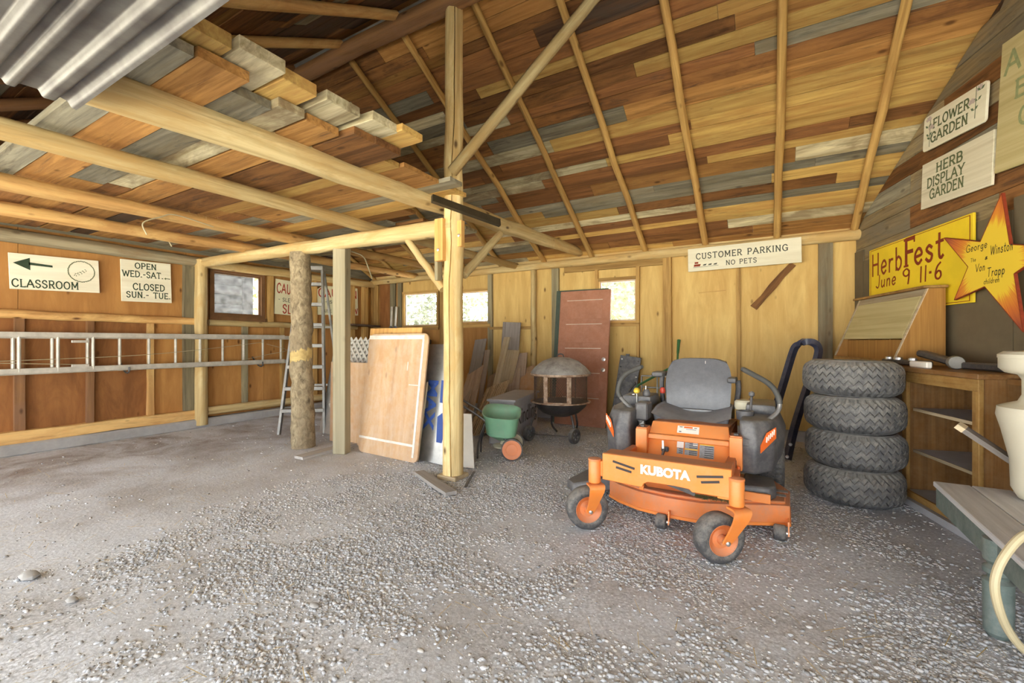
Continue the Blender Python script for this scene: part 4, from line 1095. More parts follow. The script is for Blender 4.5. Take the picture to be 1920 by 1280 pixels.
def leaner(name, label, cat, bl, br, top_l, t, mat, group=None, r=0.0, bev=.002, mk=True):
    """a sheet standing on its lower edge bl-br and leaning so that its upper left corner is top_l"""
    bl, br, tl = Vector(bl), Vector(br), Vector(top_l)
    x = (br - bl).normalized(); up_ = tl - bl; up_ = up_ - x * up_.dot(x); y = up_.normalized(); n = x.cross(y)
    FR = frame_of(x, y, n, bl); w = (br - bl).length; h = up_.length
    if not mk: return FR, w, h
    root = thing(name, label, cat, (bl + br) / 2, group)
    # grain of the sheet runs up its height
    pts_ = rounded(w, h, r)
    mb = MB().prism([FR @ Vector((p[0], p[1], -t)) for p in pts_], n * t)
    mb.build('sheet', mat, root, F=frame_of(y, -x, n, FR @ Vector((w / 2, h / 2, 0))), bevel=bev)
    return root, FR, w, h
# foil insulation sheets and lattice between the bark post and the square post
def gz(px, py): return onZ(px, py, .005)
root, FR, w, h = leaner('foil_board', 'foil faced insulation board standing behind the bark post', 'insulation', (-5.45, 3.98, .01), (-4.30, 3.98, .01), (-5.45, 4.25, 1.30), .03, 'foil')
MB().prism([FR @ Vector((p[0], p[1], .002)) for p in ((.30, .0), (.95, .0), (.93, .09), (.8, .07), (.7, .1), (.55, .065), (.42, .11))], FR.to_3x3() @ Vector((0, 0, .006))).build('torn_foam', 'foam_yellow', root, smooth=False)
mb = MB()
for q in ([(.18, .40), (.30, .36), (.38, .44), (.25, .5)], [(.3, .62), (.42, .58), (.48, .68), (.35, .72)], [(.2, .80), (.34, .78), (.36, .88), (.22, .92)], [(.42, .82), (.52, .80), (.52, .95), (.44, .95)], [(.36, .30), (.5, .32), (.46, .42)]):
    mb.add([FR @ Vector((p[0], p[1], .0015)) for p in q], [list(range(len(q)))])
mb.build('printing', 'letter_blue', root, smooth=False)['kind'] = 'stuff'
FRl, w, h = leaner('x', '', '', (-5.12, 3.90, .40), (-4.30, 3.90, .40), (-5.12, 4.16, 1.33), .02, 'foil', mk=False)
root = thing('lattice_panel', 'white diagonal lattice panel leaning on the foil board', 'lattice', FRl @ Vector((w / 2, 0, 0)))
import itertools
for dirn, zz in ((1, .004), (-1, .012)):
    k = -1.0
    while k < w + h:
        # a slat along 45 degrees clipped to the panel
        if dirn == 1: a, b_ = (max(0, k - h), min(h, k) if False else 0), None
        pts_ = []
        x0 = k - (0 if dirn == 1 else 0)
        # line: y = dirn*(x - k) (+h for the other direction)
        cand = []
        for yy in (0, h):
            xx = k + (yy if dirn == 1 else -yy) - (h if dirn == 1 else 0)
            if 0 <= xx <= w: cand.append((xx, yy))
        for xx in (0, w):
            yy = (xx - k + h) if dirn == 1 else (k - xx)
            if 0 < yy < h: cand.append((xx, yy))
        if len(cand) >= 2:
            p, q = cand[0], cand[1]
            if math.hypot(p[0] - q[0], p[1] - q[1]) > .06:
                MB().bar(FRl @ Vector((p[0], p[1], zz)), FRl @ Vector((q[0], q[1], zz)), .032, .007, up=FRl.to_3x3() @ Vector((0, 0, 1))).build('slat', 'lattice_white', root, smooth=False)
        k += .095
root, FR, w, h = leaner('small_plywood', 'small dusty plywood piece leaning behind the square grey post', 'plywood', gz(618, 826) , gz(690, 838), (-4.85, 3.75, 1.02), .015, 'plywood_pink')
# large plywood with rounded corners and white edging strip
root, FR, w, h = leaner('plywood_tabletop', 'large pinkish plywood sheet with rounded corners and white edging line', 'plywood', (-4.17, 3.56, .0), (-3.20, 3.50, .0), (-4.17, 3.74, 1.37), .02, 'plywood_pink', r=.07)
mb = MB()
def strip(mb, x0, y0, x1, y1, z0=.0, z1=.005):
    mb.prism([FR @ Vector(p) for p in ((x0, y0, z0), (x1, y0, z0), (x1, y1, z0), (x0, y1, z0))], FR.to_3x3() @ Vector((0, 0, z1 - z0)))
strip(mb, .0, h - .065, w - .06, h - .02); strip(mb, w - .085, .05, w - .055, h - .065)
mb.build('white_edging', 'white_strip', root)
mb = MB(); strip(mb, .0, .16, w - .085, .185); mb.build('lower_edging', 'white_strip', root)
mb = MB(); strip(mb, w * .71, h * .70, w * .72, h * .77, 0, .003); mb.build('plaster_smear', 'white_strip', root)
mb = MB(); strip(mb, w * .76, h * .585, w * .92, h * .592, 0, .003); mb.build('plaster_smear', 'white_strip', root)
leaner('thin_board', 'orange plywood edge showing above the rounded sheet', 'plywood', (-4.3, 3.70, .0), (-3.42, 3.66, .0), (-4.3, 3.86, 1.44), .014, 'block_orange')
leaner('thin_board', 'narrow cardboard strip standing against the rounded plywood edge', 'cardboard', (-3.37, 3.63, .0), (-3.28, 3.59, .0), (-3.47, 3.80, .84), .02, 'plank_tan')
# MAX foil board
FR, w, h = leaner('x', '', '', (-3.55, 3.66, .0), (-2.74, 3.58, .0), (-3.55, 3.86, 1.25), .03, 'foil', mk=False)
root = thing('foil_board', 'foil faced insulation board with blue max printing behind the main post', 'insulation', FR @ Vector((w / 2, 0, 0)))
MB().prism([FR @ Vector((p[0], p[1], -.03)) for p in ((0, 0), (w, 0), (w * .70, h), (0, h))], FR.to_3x3() @ Vector((0, 0, .03))).build('sheet', 'foil', root, F=FR @ Matrix.Translation(Vector((w / 2, h / 2, 0))), smooth=False)
FT = FR @ Matrix.Translation(Vector((w * .335, h * .69, 0))) @ Matrix.Rotation(-math.pi / 2, 4, 'Z')
def bold(text, size, FT, parent, mat, name='lettering', off=0.012, wid=None, align='LEFT', ext=.0008):
    cu = bpy.data.curves.new('tmp_text', 'FONT'); cu.body = text; cu.size = size; cu.offset = off * size; cu.extrude = ext; cu.align_x = align; cu.resolution_u = 4
    o = bpy.data.objects.new('tmp_text', cu); COL.objects.link(o)
    dg = bpy.context.evaluated_depsgraph_get(); dg.update()
    me = bpy.data.meshes.new_from_object(o.evaluated_get(dg)); me.name = name
    bpy.data.objects.remove(o)
    xs = [v.co.x for v in me.vertices]; s = 1.0 if wid is None else wid / (max(xs) - min(xs))
    for v in me.vertices: v.co.x *= s
    me.materials.clear(); me.materials.append(M(mat))
    ob = bpy.data.objects.new(name, me)
    ob['kind'] = 'stuff'
    return _link(ob, FT @ Matrix.Translation(Vector((0, 0, ext + .0006))), parent)
bold('MAX', .21, FT, root, 'letter_blue', off=.035, wid=.54)
mb = MB()
for q in ([(.57, .69), (.78, .68), (.84, .49), (.585, .50)], [(.60, .17), (.70, .17), (.76, .36), (.80, .38), (.85, .2), (.90, .4), (.80, .44), (.70, .28), (.66, .42), (.57, .38)]):
    mb.add([FR @ Vector((p[0] * w, p[1] * h, .0015)) for p in q], [list(range(len(q)))])
mb.build('printing', 'letter_blue', root, smooth=False)['kind'] = 'stuff'
mb = MB().prism([FR @ Vector((p[0] * w, p[1] * h, .002)) for p in ((.64, 1), (.70, 1), (.77, .76), (.735, .8), (.70, .9), (.68, .93))], FR.to_3x3() @ Vector((0, 0, .004))); mb.build('torn_foam', 'foam_yellow', root, smooth=False)
leaner('white_board', 'off white board leaning just right of the main post foot', 'panel', gz(835, 872), gz(889, 878), onT(868, 775, 4.42) - (gz(889, 878) - gz(835, 872)), .012, 'white_panel')
for nm, lab, a, b_, w_, t_, mt in (('floor_plank', 'dusty flat plank lying on the ground before the main post', onZ(786, 885, .02), onZ(846, 925, .02), .10, .03, 'floor_plank'),
                                   ('floor_plank', 'long low dusty board on the ground beside the square grey post', onZ(560, 858, .015), onZ(700, 822, .015), .14, .03, 'floor_plank'),
                                   ('metal_strip', 'thin dark metal strip lying on the gravel by the main post', onZ(872, 913, .012), onZ(889, 884, .012), .025, .008, 'dark_metal')):
    o = board(nm, a, b_, w_, t_, mt, None, wob=.004, nseg=3); tag(o, lab, 'plank' if 'plank' in nm else 'metal strip')
# dangling wires under the loft
def wire(pts_, lab, r=.006):
    o = MB().tube(arc_pts(pts_, 5), r, 5).build('loose_wire', 'wire_grey'); tag(o, lab, 'wire')
wire([onX(275, 440, -5.0), onX(268, 418, -5.0), onX(300, 407, -5.0), onX(330, 403, -5.0), onX(400, 425, -5.0)], 'pale bent wire looping from the middle log joist')
wire([onX(322, 462, -6.22), onX(310, 445, -6.22), onX(285, 434, -6.2), onX(268, 428, -6.19)], 'pale wire hanging down towards the opening hours sign')
wire([onT(655, 470, 6.2), onT(680, 480, 6.2), onT(690, 500, 6.2), onT(698, 523, 6.3)], 'dark wire hanging by the square grey post under the loft', .008)
# things in the far left corner
root = thing('stove_cooker', 'small dark camp heater standing on a shelf under the corner window', 'heater', onY(785, 640, 6.5))
p = onY(785, 640, 6.5)
MB().box((p.x, 6.5, 1.27), (.42, .3, .10)).build('heater_body', 'kerosene_grey', root, bevel=.02)
MB().lathe([(.07, 0), (.08, .05), (.06, .14), (.04, .17)], (p.x - .05, 6.5, 1.32), 14).build('heater_top', 'dark_metal', root)
o = board('wall_shelf', (p.x - .6, 6.58, 1.205), (p.x + .5, 6.58, 1.205), .38, .03, 'board_dark'); tag(o, 'dark wooden shelf under the corner window', 'shelf')
for k, (px, lab) in enumerate(((733, 'dark handled paddle leaning in the far corner, first of two'), (741, 'dark handled paddle leaning in the far corner beside the window'))):
    root = thing('paddle', lab, 'paddle', onY(px, 640, 6.6), 'paddles in the corner')
    a = onY(px - 4, 640, 6.45); b_ = onY(px + 2, 575, 6.68)
    MB().tube([Vector((a.x, 6.45, .1)), Vector((a.x + .01, 6.5, 1.2)), onY(px, 612, 6.62)], .035, 8).build('grip', 'black_plastic', root)
    MB().tube([onY(px, 612, 6.62), b_], .022, 8).build('shaft', 'aluminium', root)
o = board('wall_shelf', (XL + .2, 6.0, 1.62), (XL + .2, 6.7, 1.60), .3, .03, 'board_dark'); tag(o, 'dark narrow shelf on the left wall in the far corner', 'shelf')
# ================================================================== BACK OF THE BARN
def lean_plank(top, bot, w, mat, lab, t=.022, ytop=6.66, dz=0.0):
    a = onZ(bot[0], bot[1], .012); b_ = onY(top[0], top[1], ytop)
    o = board('leaning_plank', a, b_, w, t, mat, None, up=(0, -1, .3), wob=.004, nseg=3, bevel=.002)
    tag(o, lab, 'plank', 'planks leaning on the back wall')
lean_plank((960, 604), (948, 776), .36, 'plank_slate', 'widest grey plank leaning on the back wall, tallest of the group', ytop=6.70)
lean_plank((902, 636), (874, 782), .24, 'plank_slate', 'dark slate grey plank leaning right beside the main post', ytop=6.66)
lean_plank((914, 656), (897, 778), .10, 'plank_dusty', 'narrow brown lath leaning beside the slate grey plank', ytop=6.68)
lean_plank((957, 656), (928, 785), .36, 'plank_tan', 'pale wide board leaning in front of the tallest grey plank', ytop=6.56)
lean_plank((951, 632), (916, 788), .12, 'plank_tan', 'narrow yellowish board lying across the pale wide board', ytop=6.50)
lean_plank((966, 692), (955, 792), .22, 'plank_dusty', 'brown board leaning low behind the kindling box', ytop=6.50)
lean_plank((893, 692), (862, 806), .36, 'plank_dusty', 'wide dusty brown board leaning behind the green spreader', ytop=6.42)
lean_plank((880, 724), (852, 826), .20, 'plank_dusty', 'short brown board leaning lowest beside the main post', ytop=6.16)
lean_plank((987, 690), (985, 800), .30, 'plywood_pink', 'pale plywood offcut leaning behind the mesh fire pit', ytop=6.62)
lean_plank((928, 700), (908, 800), .24, 'plank_dusty', 'dusty brown board leaning between the slate plank and the pale board', ytop=6.60)
lean_plank((976, 662), (966, 786), .26, 'plank_dusty', 'brown board leaning at the outer side of the tallest grey plank', ytop=6.64)
# ribbed cream panel
a = onZ(897, 815, .01); b_ = onY(934, 720, 6.10)
F = axis_frame(a, b_, (0, -1, .4)); L_ = (b_ - a).length
root = thing('ribbed_panel', 'cream ribbed panel leaning behind the green spreader hopper', 'panel', a)
mb = MB(); mb.bar(a, b_, .42, .012, up=(0, -1, .4)); mb.build('sheet', 'plank_tan', root, F=F)
for k in range(12):
    yy = -.2 + .4 * k / 11
    MB().bar(F @ Vector((-L_ / 2, yy, .01)), F @ Vector((L_ / 2 - .03, yy, .01)), .014, .012, up=F.to_3x3() @ Vector((0, 0, 1))).build('rib', 'plank_tan', root, smooth=False)

# kindling box
bx0, by0 = onZ(968, 835, 0).x, onZ(968, 835, 0).y
root = thing('kindling_box', 'grey dusty lidded box marked kindling behind the fire pit', 'box', (bx0 - .16, by0 + .5, 0))
F = Matrix.Translation(Vector((bx0 - .03, by0, 0))) @ Matrix.Rotation(math.radians(12), 4, 'Z')
def FB(x, y, z): return F @ Vector((x, y, z))
bw, bl_, bh = .33, 1.10, .53
for nm, c_, s_ in (('side_panel', (-.01, bl_ / 2, bh / 2), (.02, bl_, bh)), ('side_panel', (-bw + .01, bl_ / 2, bh / 2), (.02, bl_, bh)), ('end_panel', (-bw / 2, .01, bh / 2), (bw - .04, .02, bh)), ('end_panel', (-bw / 2, bl_ - .01, bh / 2), (bw - .04, .02, bh)), ('lid', (-bw / 2, bl_ / 2, bh + .015), (bw + .05, bl_ + .05, .03))):
    MB().box(F @ Vector(c_), s_, F.to_3x3()).build(nm, 'box_grey', root, bevel=.004)
FT = F @ frame_of(Vector((0, 1, 0)), Vector((0, 0, 1)), Vector((1, 0, 0)), Vector((.001, .10, .22)))
bold('Kindling', .30, FT, root, 'sticker_black', off=.0, wid=.92)

# fertiliser spreader
wc = onZ(960, 863, 0); sx0, sy0 = wc.x, wc.y
root = thing('broadcast_spreader', 'green broadcast spreader with orange wheels parked beside the main post', 'spreader', (sx0 - .1, sy0 + .15, 0))
ax = Vector((.80, -.60, 0)); bk = Vector((-.60, -.80, 0)).normalized(); R_ = .118
ax = Vector((.45, -.89, 0)).normalized(); lf = Vector((-.89, -.45, 0)).normalized()   # axle and handle direction
C1 = Vector((sx0, sy0, R_)) ; C2 = C1 - ax * .36
for cc, mt in ((C1, 'wheel_orange'), (C2, 'tank_plastic')):
    Fm = axis_frame(cc - ax, cc + ax).to_3x3() @ Matrix.Rotation(math.pi / 2, 3, 'Y')
    wh = MB().lathe([(R_ * .86, -.03), (R_, -.025), (R_, .025), (R_ * .86, .03)], cc, 28, Fm, closed=True).build('wheel', 'rubber', root)
    MB().lathe([(.01, .034), (.03, .036), (R_ * .5, .030), (R_ * .6, .036), (R_ * .88, .032), (R_ * .88, -.03), (.01, -.03)], cc, 28, Fm).build('hub_disc', mt, wh)
MB().tube([C1, C2], .008, 6).build('axle', 'grey_metal', root)
hc = (C1 + C2) / 2 + lf * .125
mb = MB()
prof = [(.05, .19), (.10, .22), (.19, .28), (.225, .46), (.245, .50), (.232, .50), (.20, .45), (.16, .3), (.05, .24)]
Fh = axis_frame(hc, hc + lf)
def sq(r, z, k, n=32):
    a = 2 * math.pi * k / n; e = 3.4
    d = (abs(math.cos(a)) ** e + abs(math.sin(a)) ** e) ** (-1 / e)
    q_ = lf * (r * d * math.cos(a)) * .98 + ax * (r * d * math.sin(a)) * 1.05
    return Vector((hc.x, hc.y, 0)) + q_ + Vector((0, 0, z + .20 * q_.dot(Vector((-.35, .93, 0))) + .10 * q_.dot(Vector((-.93, -.35, 0)))))
vs_ = [sq(r * .90, z, k) for r, z in prof for k in range(32)]; fs_ = [(i * 32 + k, i * 32 + (k + 1) % 32, (i + 1) * 32 + (k + 1) % 32, (i + 1) * 32 + k) for i in range(len(prof) - 1) for k in range(32)]
MB().add(vs_, fs_ + [list(range(32))[::-1], [(len(prof) - 1) * 32 + k for k in range(32)]]).build('hopper', 'green_plastic', root, ang=50)
MB().lathe([(.012, .10), (.12, .105), (.13, .125), (.05, .14), (.03, .2)], Vector((hc.x, hc.y, 0)) - lf * .03, 18).build('spinner', 'tank_plastic', root)
MB().lathe([(.03, -.05), (.05, -.04), (.05, .04), (.03, .05)], (C1 + C2) / 2, 14, Fm).build('gear_box', 'tank_plastic', root)
for sg in (-.14, .14):
    o1 = (C1 + C2) / 2 + ax * sg
    MB().tube(arc_pts([o1 + Vector((0, 0, .02)), o1 + lf * .18 + Vector((0, 0, .20)), o1 + lf * .38 + Vector((0, 0, .36)), o1 + lf * .58 + Vector((0, 0, .48)), o1 * 1 + lf * .72 + Vector((0, 0, .58))], 4), .012, 7).build('handle_tube', 'dark_metal', root)
    MB().tube(arc_pts([o1 + lf * .30 + Vector((0, 0, .27)), o1 + lf * .37 + Vector((0, 0, .05)), o1 + lf * .38 + Vector((0, 0, -R_ + .005))], 4), .011, 7).build('stand_leg', 'dark_metal', root)
MB().tube([(C1 + C2) / 2 + ax * -.14 + lf * .72 + Vector((0, 0, .58)), (C1 + C2) / 2 + ax * .14 + lf * .72 + Vector((0, 0, .58))], .014, 7).build('grip', 'black_plastic', root)

# fire pit with mesh drum and domed lid
fc = Vector((-2.42, 5.42, 0)); RR = .36
root = thing('fire_pit', 'round wheeled fire pit with wire mesh drum and sooty dome lid', 'fire pit', fc)
MB().lathe([(.02, .29), (.12, .295), (.24, .34), (.33, .42), (.365, .475), (.39, .485), (.39, .49), (.36, .488), (.30, .42), (.2, .36), (.02, .32)], fc, 36).build('bowl', 'dark_metal', root, ang=50)
MB().lathe([(.375, .475), (.40, .48), (.40, .492), (.375, .495)], fc, 36, closed=True).build('bowl_rim', 'rust_frame', root)
MB().lathe([(.40, .845), (.395, .875), (.33, .95), (.24, 1.02), (.12, 1.065), (.02, 1.075), (.02, 1.065), (.12, 1.055), (.23, 1.01), (.32, .94), (.385, .85)], fc, 36).build('dome_lid', 'soot_steel', root, ang=60)
MB().lathe([(.385, .83), (.40, .84), (.40, .86), (.38, .86)], fc, 36, closed=True).build('lid_rim', 'rust_frame', root)
MB().tube(arc_pts([fc + Vector((-.05, 0, 1.07)), fc + Vector((-.03, 0, 1.11)), fc + Vector((.03, 0, 1.11)), fc + Vector((.05, 0, 1.07))], 3), .008, 6).build('lid_handle', 'dark_metal', root)
def drum(a0, a1, name, step=.030, r=.35, z0=.49, z1=.85):
    mb = MB(); n = int((a1 - a0) * r / step)
    for sgn in (-1, 1):
        for k in range(-int((z1 - z0) / step), n + int((z1 - z0) / step)):
            pts_ = []
            for j in range(7):
                zz = z0 + (z1 - z0) * j / 6
                a = a0 + (k * step + sgn * (zz - z0) * .75) / r
                if a0 - 1e-3 <= a <= a1 + 1e-3: pts_.append(Vector((fc.x + r * math.cos(a), fc.y + r * math.sin(a), zz)))
            if len(pts_) > 1: mb.tube(pts_, .0022, 3, cap=False)
    o = mb.build(name, 'mesh_wire', root, smooth=False); o['kind'] = 'stuff'
dd = math.atan2(-5.42, 2.42)
d_c = math.atan2(0 - fc.y, 0 - fc.x) - .12
drum(d_c - .38, d_c + .38, 'door_mesh', r=.36)
drum(d_c + .42, d_c + 2 * math.pi - .42, 'drum_mesh')
for da in (-.46, -.38, .38, .46):
    a = d_c + da; q = Vector((math.cos(a), math.sin(a), 0)) * .36
    MB().bar(fc + q + Vector((0, 0, .49)), fc + q + Vector((0, 0, .845)), .028, .012, up=q).build('door_frame', 'rust_frame', root)
for zz in (.50, .835):
    MB().tube([fc + Vector((math.cos(d_c + k * .38), math.sin(d_c + k * .38), 0)) * .363 + Vector((0, 0, zz)) for k in (-1, -.5, 0, .5, 1)], .011, 6).build('door_rail', 'rust_frame', root)
for k in range(6):
    a = d_c + math.pi * 2 * (k + .5) / 6
    q = Vector((math.cos(a), math.sin(a), 0)) * .345
    MB().bar(fc + q + Vector((0, 0, .49)), fc + q + Vector((0, 0, .845)), .012, .012).build('drum_post', 'mesh_wire', root)
a = d_c + .40; q = Vector((math.cos(a), math.sin(a), 0)) * .38
MB().tube([fc + q + Vector((0, 0, .63)), fc + q * 1.06 + Vector((0, 0, .66)), fc + q + Vector((0, 0, .70))], .006, 6).build('door_latch', 'rust_frame', root)
wr_, wl_ = onZ(1077, 832, 0), onZ(992, 826, 0)
axd = (wr_ - wl_).normalized()
axw = Matrix.Rotation(math.radians(-30), 3, 'Z') @ axd
for cc in (wr_, wl_):
    Fm = axis_frame(cc - axw, cc + axw).to_3x3() @ Matrix.Rotation(math.pi / 2, 3, 'Y')
    c3 = Vector((cc.x, cc.y, .098))
    wh = MB().lathe([(.055, -.024), (.09, -.026), (.098, -.016), (.098, .016), (.09, .026), (.055, .024)], c3, 22, Fm, closed=True).build('wheel', 'rubber', root)
    MB().lathe([(.012, -.03), (.02, -.022), (.056, -.013), (.056, .013), (.02, .022), (.012, .03)], c3, 14, Fm).build('hub', 'black_plastic', wh)
    for k in range(5):
        an = 2 * math.pi * k / 5
        MB().bar(c3 + (Fm @ Vector((.01, 0, .012))), c3 + Fm @ Vector((.05 * math.cos(an), .05 * math.sin(an), .018)), .010, .01).build('spoke', 'chrome_bolt', wh)
    MB().tube(arc_pts([c3 + Vector((0, 0, .01)), c3 + (fc - cc) * .10 + Vector((0, 0, .16)), fc + (cc - fc) * .78 + Vector((0, 0, .34))], 4), .014, 7).build('leg', 'dark_metal', root)
MB().tube([Vector((wr_.x, wr_.y, .088)), Vector((wl_.x, wl_.y, .088))], .006, 6).build('axle', 'dark_metal', root)
for sg in (-1, 1):
    c0 = fc + axd * .16 * sg + Vector((-axd.y, axd.x, 0)) * .22
    MB().tube(arc_pts([c0 + Vector((0, 0, .32)), c0 + axd * .02 * sg + Vector((-axd.y, axd.x, 0)) * .06 + Vector((0, 0, .12)), c0 + axd * -.05 * sg + Vector((-axd.y, axd.x, 0)) * .09 + Vector((0, 0, .012))], 4), .014, 7).build('leg', 'dark_metal', root)

# red panel door with a green one behind it
dl, dr = Vector((-2.93, 6.32, 0.0)), onZ(1135, 803, 0.0)
root, FR, w, h = leaner('red_door', 'dusty red five panel door leaning on the back wall', 'door', dl, dr, (-2.95, 6.58, 2.08), .04, 'door_red', bev=.003)
nb = 5
for k in range(nb):
    y0, y1 = .13 + k * (h - .2) / nb, .13 + (k + 1) * (h - .2) / nb - .09
    MB().prism([FR @ Vector(p) for p in ((.13, y0, .0), (w - .13, y0, .0), (w - .13, y1, .0), (.13, y1, .0))], FR.to_3x3() @ Vector((0, 0, .004))).build('panel', 'door_red', root, bevel=.003)
    MB().prism([FR @ Vector(p) for p in ((.12, y1, .0), (w - .12, y1, .0), (w - .12, y1 + .012, .0), (.12, y1 + .012, .0))], FR.to_3x3() @ Vector((0, 0, .003))).build('dusty_ledge', 'door_edge_white', root, smooth=False)
for yy in (.86, 1.02):
    MB().lathe([(.03, 0), (.03, .006), (.012, .01)], FR @ Vector((w - .07, yy, 0)), 12, FR.to_3x3()).build('lock_plate', 'chrome_bolt', root)
leaner('green_door', 'dark green door edge showing behind the leaning red door', 'door', dl + Vector((-.10, .085, 0)), dr + Vector((-.06, .12, 0)), (-3.05, 6.66, 2.11), .04, 'door_green')

# black perforated steel plate
a, b_ = onZ(1163, 799, .01), onY(1183, 668, 6.64)
root = thing('steel_plate', 'black grimy steel cutting plate leaning next to the red door', 'metal plate', a)
F = axis_frame(a, b_, (.1, -1, .2)); L_ = (b_ - a).length; w = .31
MB().bar(a, b_, w, .03, up=(.1, -1, .2)).build('plate', 'black_plate', root, F=F, bevel=.003)
for k in range(9):
    for s_ in (-.4, .4):
        MB().lathe([(.014, 0), (.014, .008), (.005, .012)], F @ Vector((L_ * (-.45 + .112 * k), w * s_, .015)), 8, F.to_3x3()).build('bolt', 'chrome_bolt' if (k + (s_ > 0)) % 3 == 0 else 'dark_metal', root)
MB().box(F @ Vector((L_ / 2 + .01, .05, 0)), (.05, .03, .04)).build('tab', 'black_plate', root)

# green push tool and wire rack behind the mower
root = thing('green_push_tool', 'green long handled push tool leaning on the back wall behind the seat', 'garden tool', onZ(1240, 800, 0))
gy = 6.3
MB().tube([onY(1273, 637, 6.68), onY(1271, 662, 6.60)], [.024, .018], 8).build('grip', 'green_metal', root)
MB().tube([onY(1271, 660, 6.60), onY(1270, 684, 6.50), onY(1268, 720, 6.4)], .014, 8).build('upper_shaft', 'green_metal', root)
MB().tube(arc_pts([onY(1272, 681, 6.45), onY(1228, 705, 6.25), onY(1206, 717, 6.15), onY(1195, 724, 6.1), onY(1193, 740, 6.1), onY(1192, 790, 6.1)], 4), .016, 8).build('lower_shaft', 'green_metal', root)
MB().tube([Vector((onY(1192, 790, 6.1).x - .1, 6.1, .03)), Vector((onY(1192, 790, 6.1).x + .7, 6.1, .03))], .03, 8).build('foot', 'green_metal', root)
MB().tube([Vector((onY(1268, 720, 6.4).x, 6.4, onY(1268, 720, 6.4).z)), Vector((onY(1268, 720, 6.4).x, 6.3, .03))], .014, 8).build('rear_shaft', 'green_metal', root)
root = thing('wire_rack', 'grey wire frame rack standing against the plywood behind the mower', 'rack', onZ(1232, 800, 0))
A_, B_ = onY(1203, 704, 6.4), onY(1263, 706, 6.4)
for zz in (A_.z, A_.z - .16, A_.z - .32, .05):
    MB().tube([(A_.x, 6.4, zz), (B_.x, 6.4, zz)], .012, 6).build('rail', 'grey_metal', root)
for x in (A_.x, B_.x, (A_.x + B_.x) / 2):
    MB().tube([(x, 6.4, 0), (x, 6.4, A_.z)], .013, 6).build('upright', 'grey_metal', root)

# navy roll bar leaning on the cabinet end
root = thing('roll_bar', 'navy blue square tube roll bar leaning by the tire stack', 'roll bar', onZ(1475, 860, 0))
ya, yb_ = 5.72, 5.55
legB = [onZ(1476, 861, .0), onT(1490, 800, 4.86), onT(1513, 727, 4.95), onT(1532, 672, 5.0), onT(1534, 652, 5.02), onT(1524, 642, 5.05), onT(1506, 641, 5.12), onT(1494, 647, 5.2), onT(1486, 662, 5.22), onT(1470, 715, 5.18), onT(1452, 775, 5.12), onT(1438, 825, 5.1)]
pts_ = arc_pts(legB, 4)
mb = MB()
vv = []
for i, p in enumerate(pts_):
    tng = (pts_[min(i + 1, len(pts_) - 1)] - pts_[max(i - 1, 0)]).normalized()
    nn_ = Vector((.75, -.66, 0)).normalized(); n1_ = (nn_ - tng * nn_.dot(tng)).normalized(); n2_ = tng.cross(n1_)
    for a_, b2 in ((-1, -1), (1, -1), (1, 1), (-1, 1)): vv.append(p + n1_ * .026 * a_ + n2_ * .034 * b2)
ff = [(i * 4 + k, i * 4 + (k + 1) % 4, (i + 1) * 4 + (k + 1) % 4, (i + 1) * 4 + k) for i in range(len(pts_) - 1) for k in range(4)]
n_ = (len(pts_) - 1) * 4
mb.add(vv, ff + [(3, 2, 1, 0), (n_, n_ + 1, n_ + 2, n_ + 3)]).build('bent_tube', 'navy_paint', root, bevel=0, ang=40)
for px, py in ((1482, 833), (1476, 856)):
    p = onT(px, py, 4.70)
    MB().lathe([(.018, 0), (.018, .012), (.008, .016)], p, 8, axis_frame(p, Vector((0, 0, EYE))).to_3x3() @ Matrix.Rotation(math.pi / 2, 3, 'Y')).build('bolt', 'chrome_bolt', root)

# ================================================================== TIRES
def tire_mesh():
    Rr, Wd = .335, .262
    NC = 36
    cols = NC * 4
    def tri(u): return abs(((u % 1) * 2) - 1) * 2 - 1
    zz = [-.30, -.10, .10, .30]                       # groove centres across the width (fraction of width)
    rows = [(-.5, 0, 0, 's')]
    for g_ in zz:
        for d, dep in ((-.026, 0), (-.018, 1), (.018, 1), (.026, 0)):
            rows.append((g_ + d, 1, dep, 'g'))
    rows.append((.5, 0, 0, 's'))
    vs_ = []; fs_ = []
    allrows = [(-.5, 0, 0), (-.46, 0, 0), (-.40, .3, 0)] + [(r[0], 1, r[2]) for r in rows if r[3] == 'g'] + [(.40, .3, 0), (.46, 0, 0), (.5, 0, 0)]
    m = len(allrows)
    for j, (f, am, dep) in enumerate(allrows):
        for i in range(cols):
            u = i / cols * NC
            z = f * Wd + am * .016 * tri(u)
            crown = Rr - .055 * (abs(z) / (Wd / 2)) ** 4 - (.006 if abs(f) > .45 else 0)
            r = crown - (.014 if dep else 0)
            # shoulder lugs: every other column sunk
            if abs(f) >= .40 and (i % 4) in ((0, 1) if f > 0 else (2, 3)): r -= .016
            a = 2 * math.pi * i / cols
            vs_.append((r * math.cos(a), r * math.sin(a), z))
    for j in range(m - 1):
        for i in range(cols):
            fs_.append((j * cols + i, j * cols + (i + 1) % cols, (j + 1) * cols + (i + 1) % cols, (j + 1) * cols + i))
    tread = MB().add(vs_, fs_)
    prof = [(Rr - .058, -.128), (Rr - .075, -.137), (.26, -.140), (.22, -.132), (.178, -.112), (.172, -.098), (.185, -.085), (.25, -.09), (.285, -.06), (.285, .06), (.25, .09), (.185, .085), (.172, .098), (.178, .112), (.22, .132), (.26, .140), (Rr - .075, .137), (Rr - .058, .128)]
    side = MB().lathe(prof, (0, 0, 0), 48)
    side.f = side.f[:-2]
    return tread, side
tr_, sd_ = tire_mesh()
tc_ = Vector((.575, 4.52, 0))
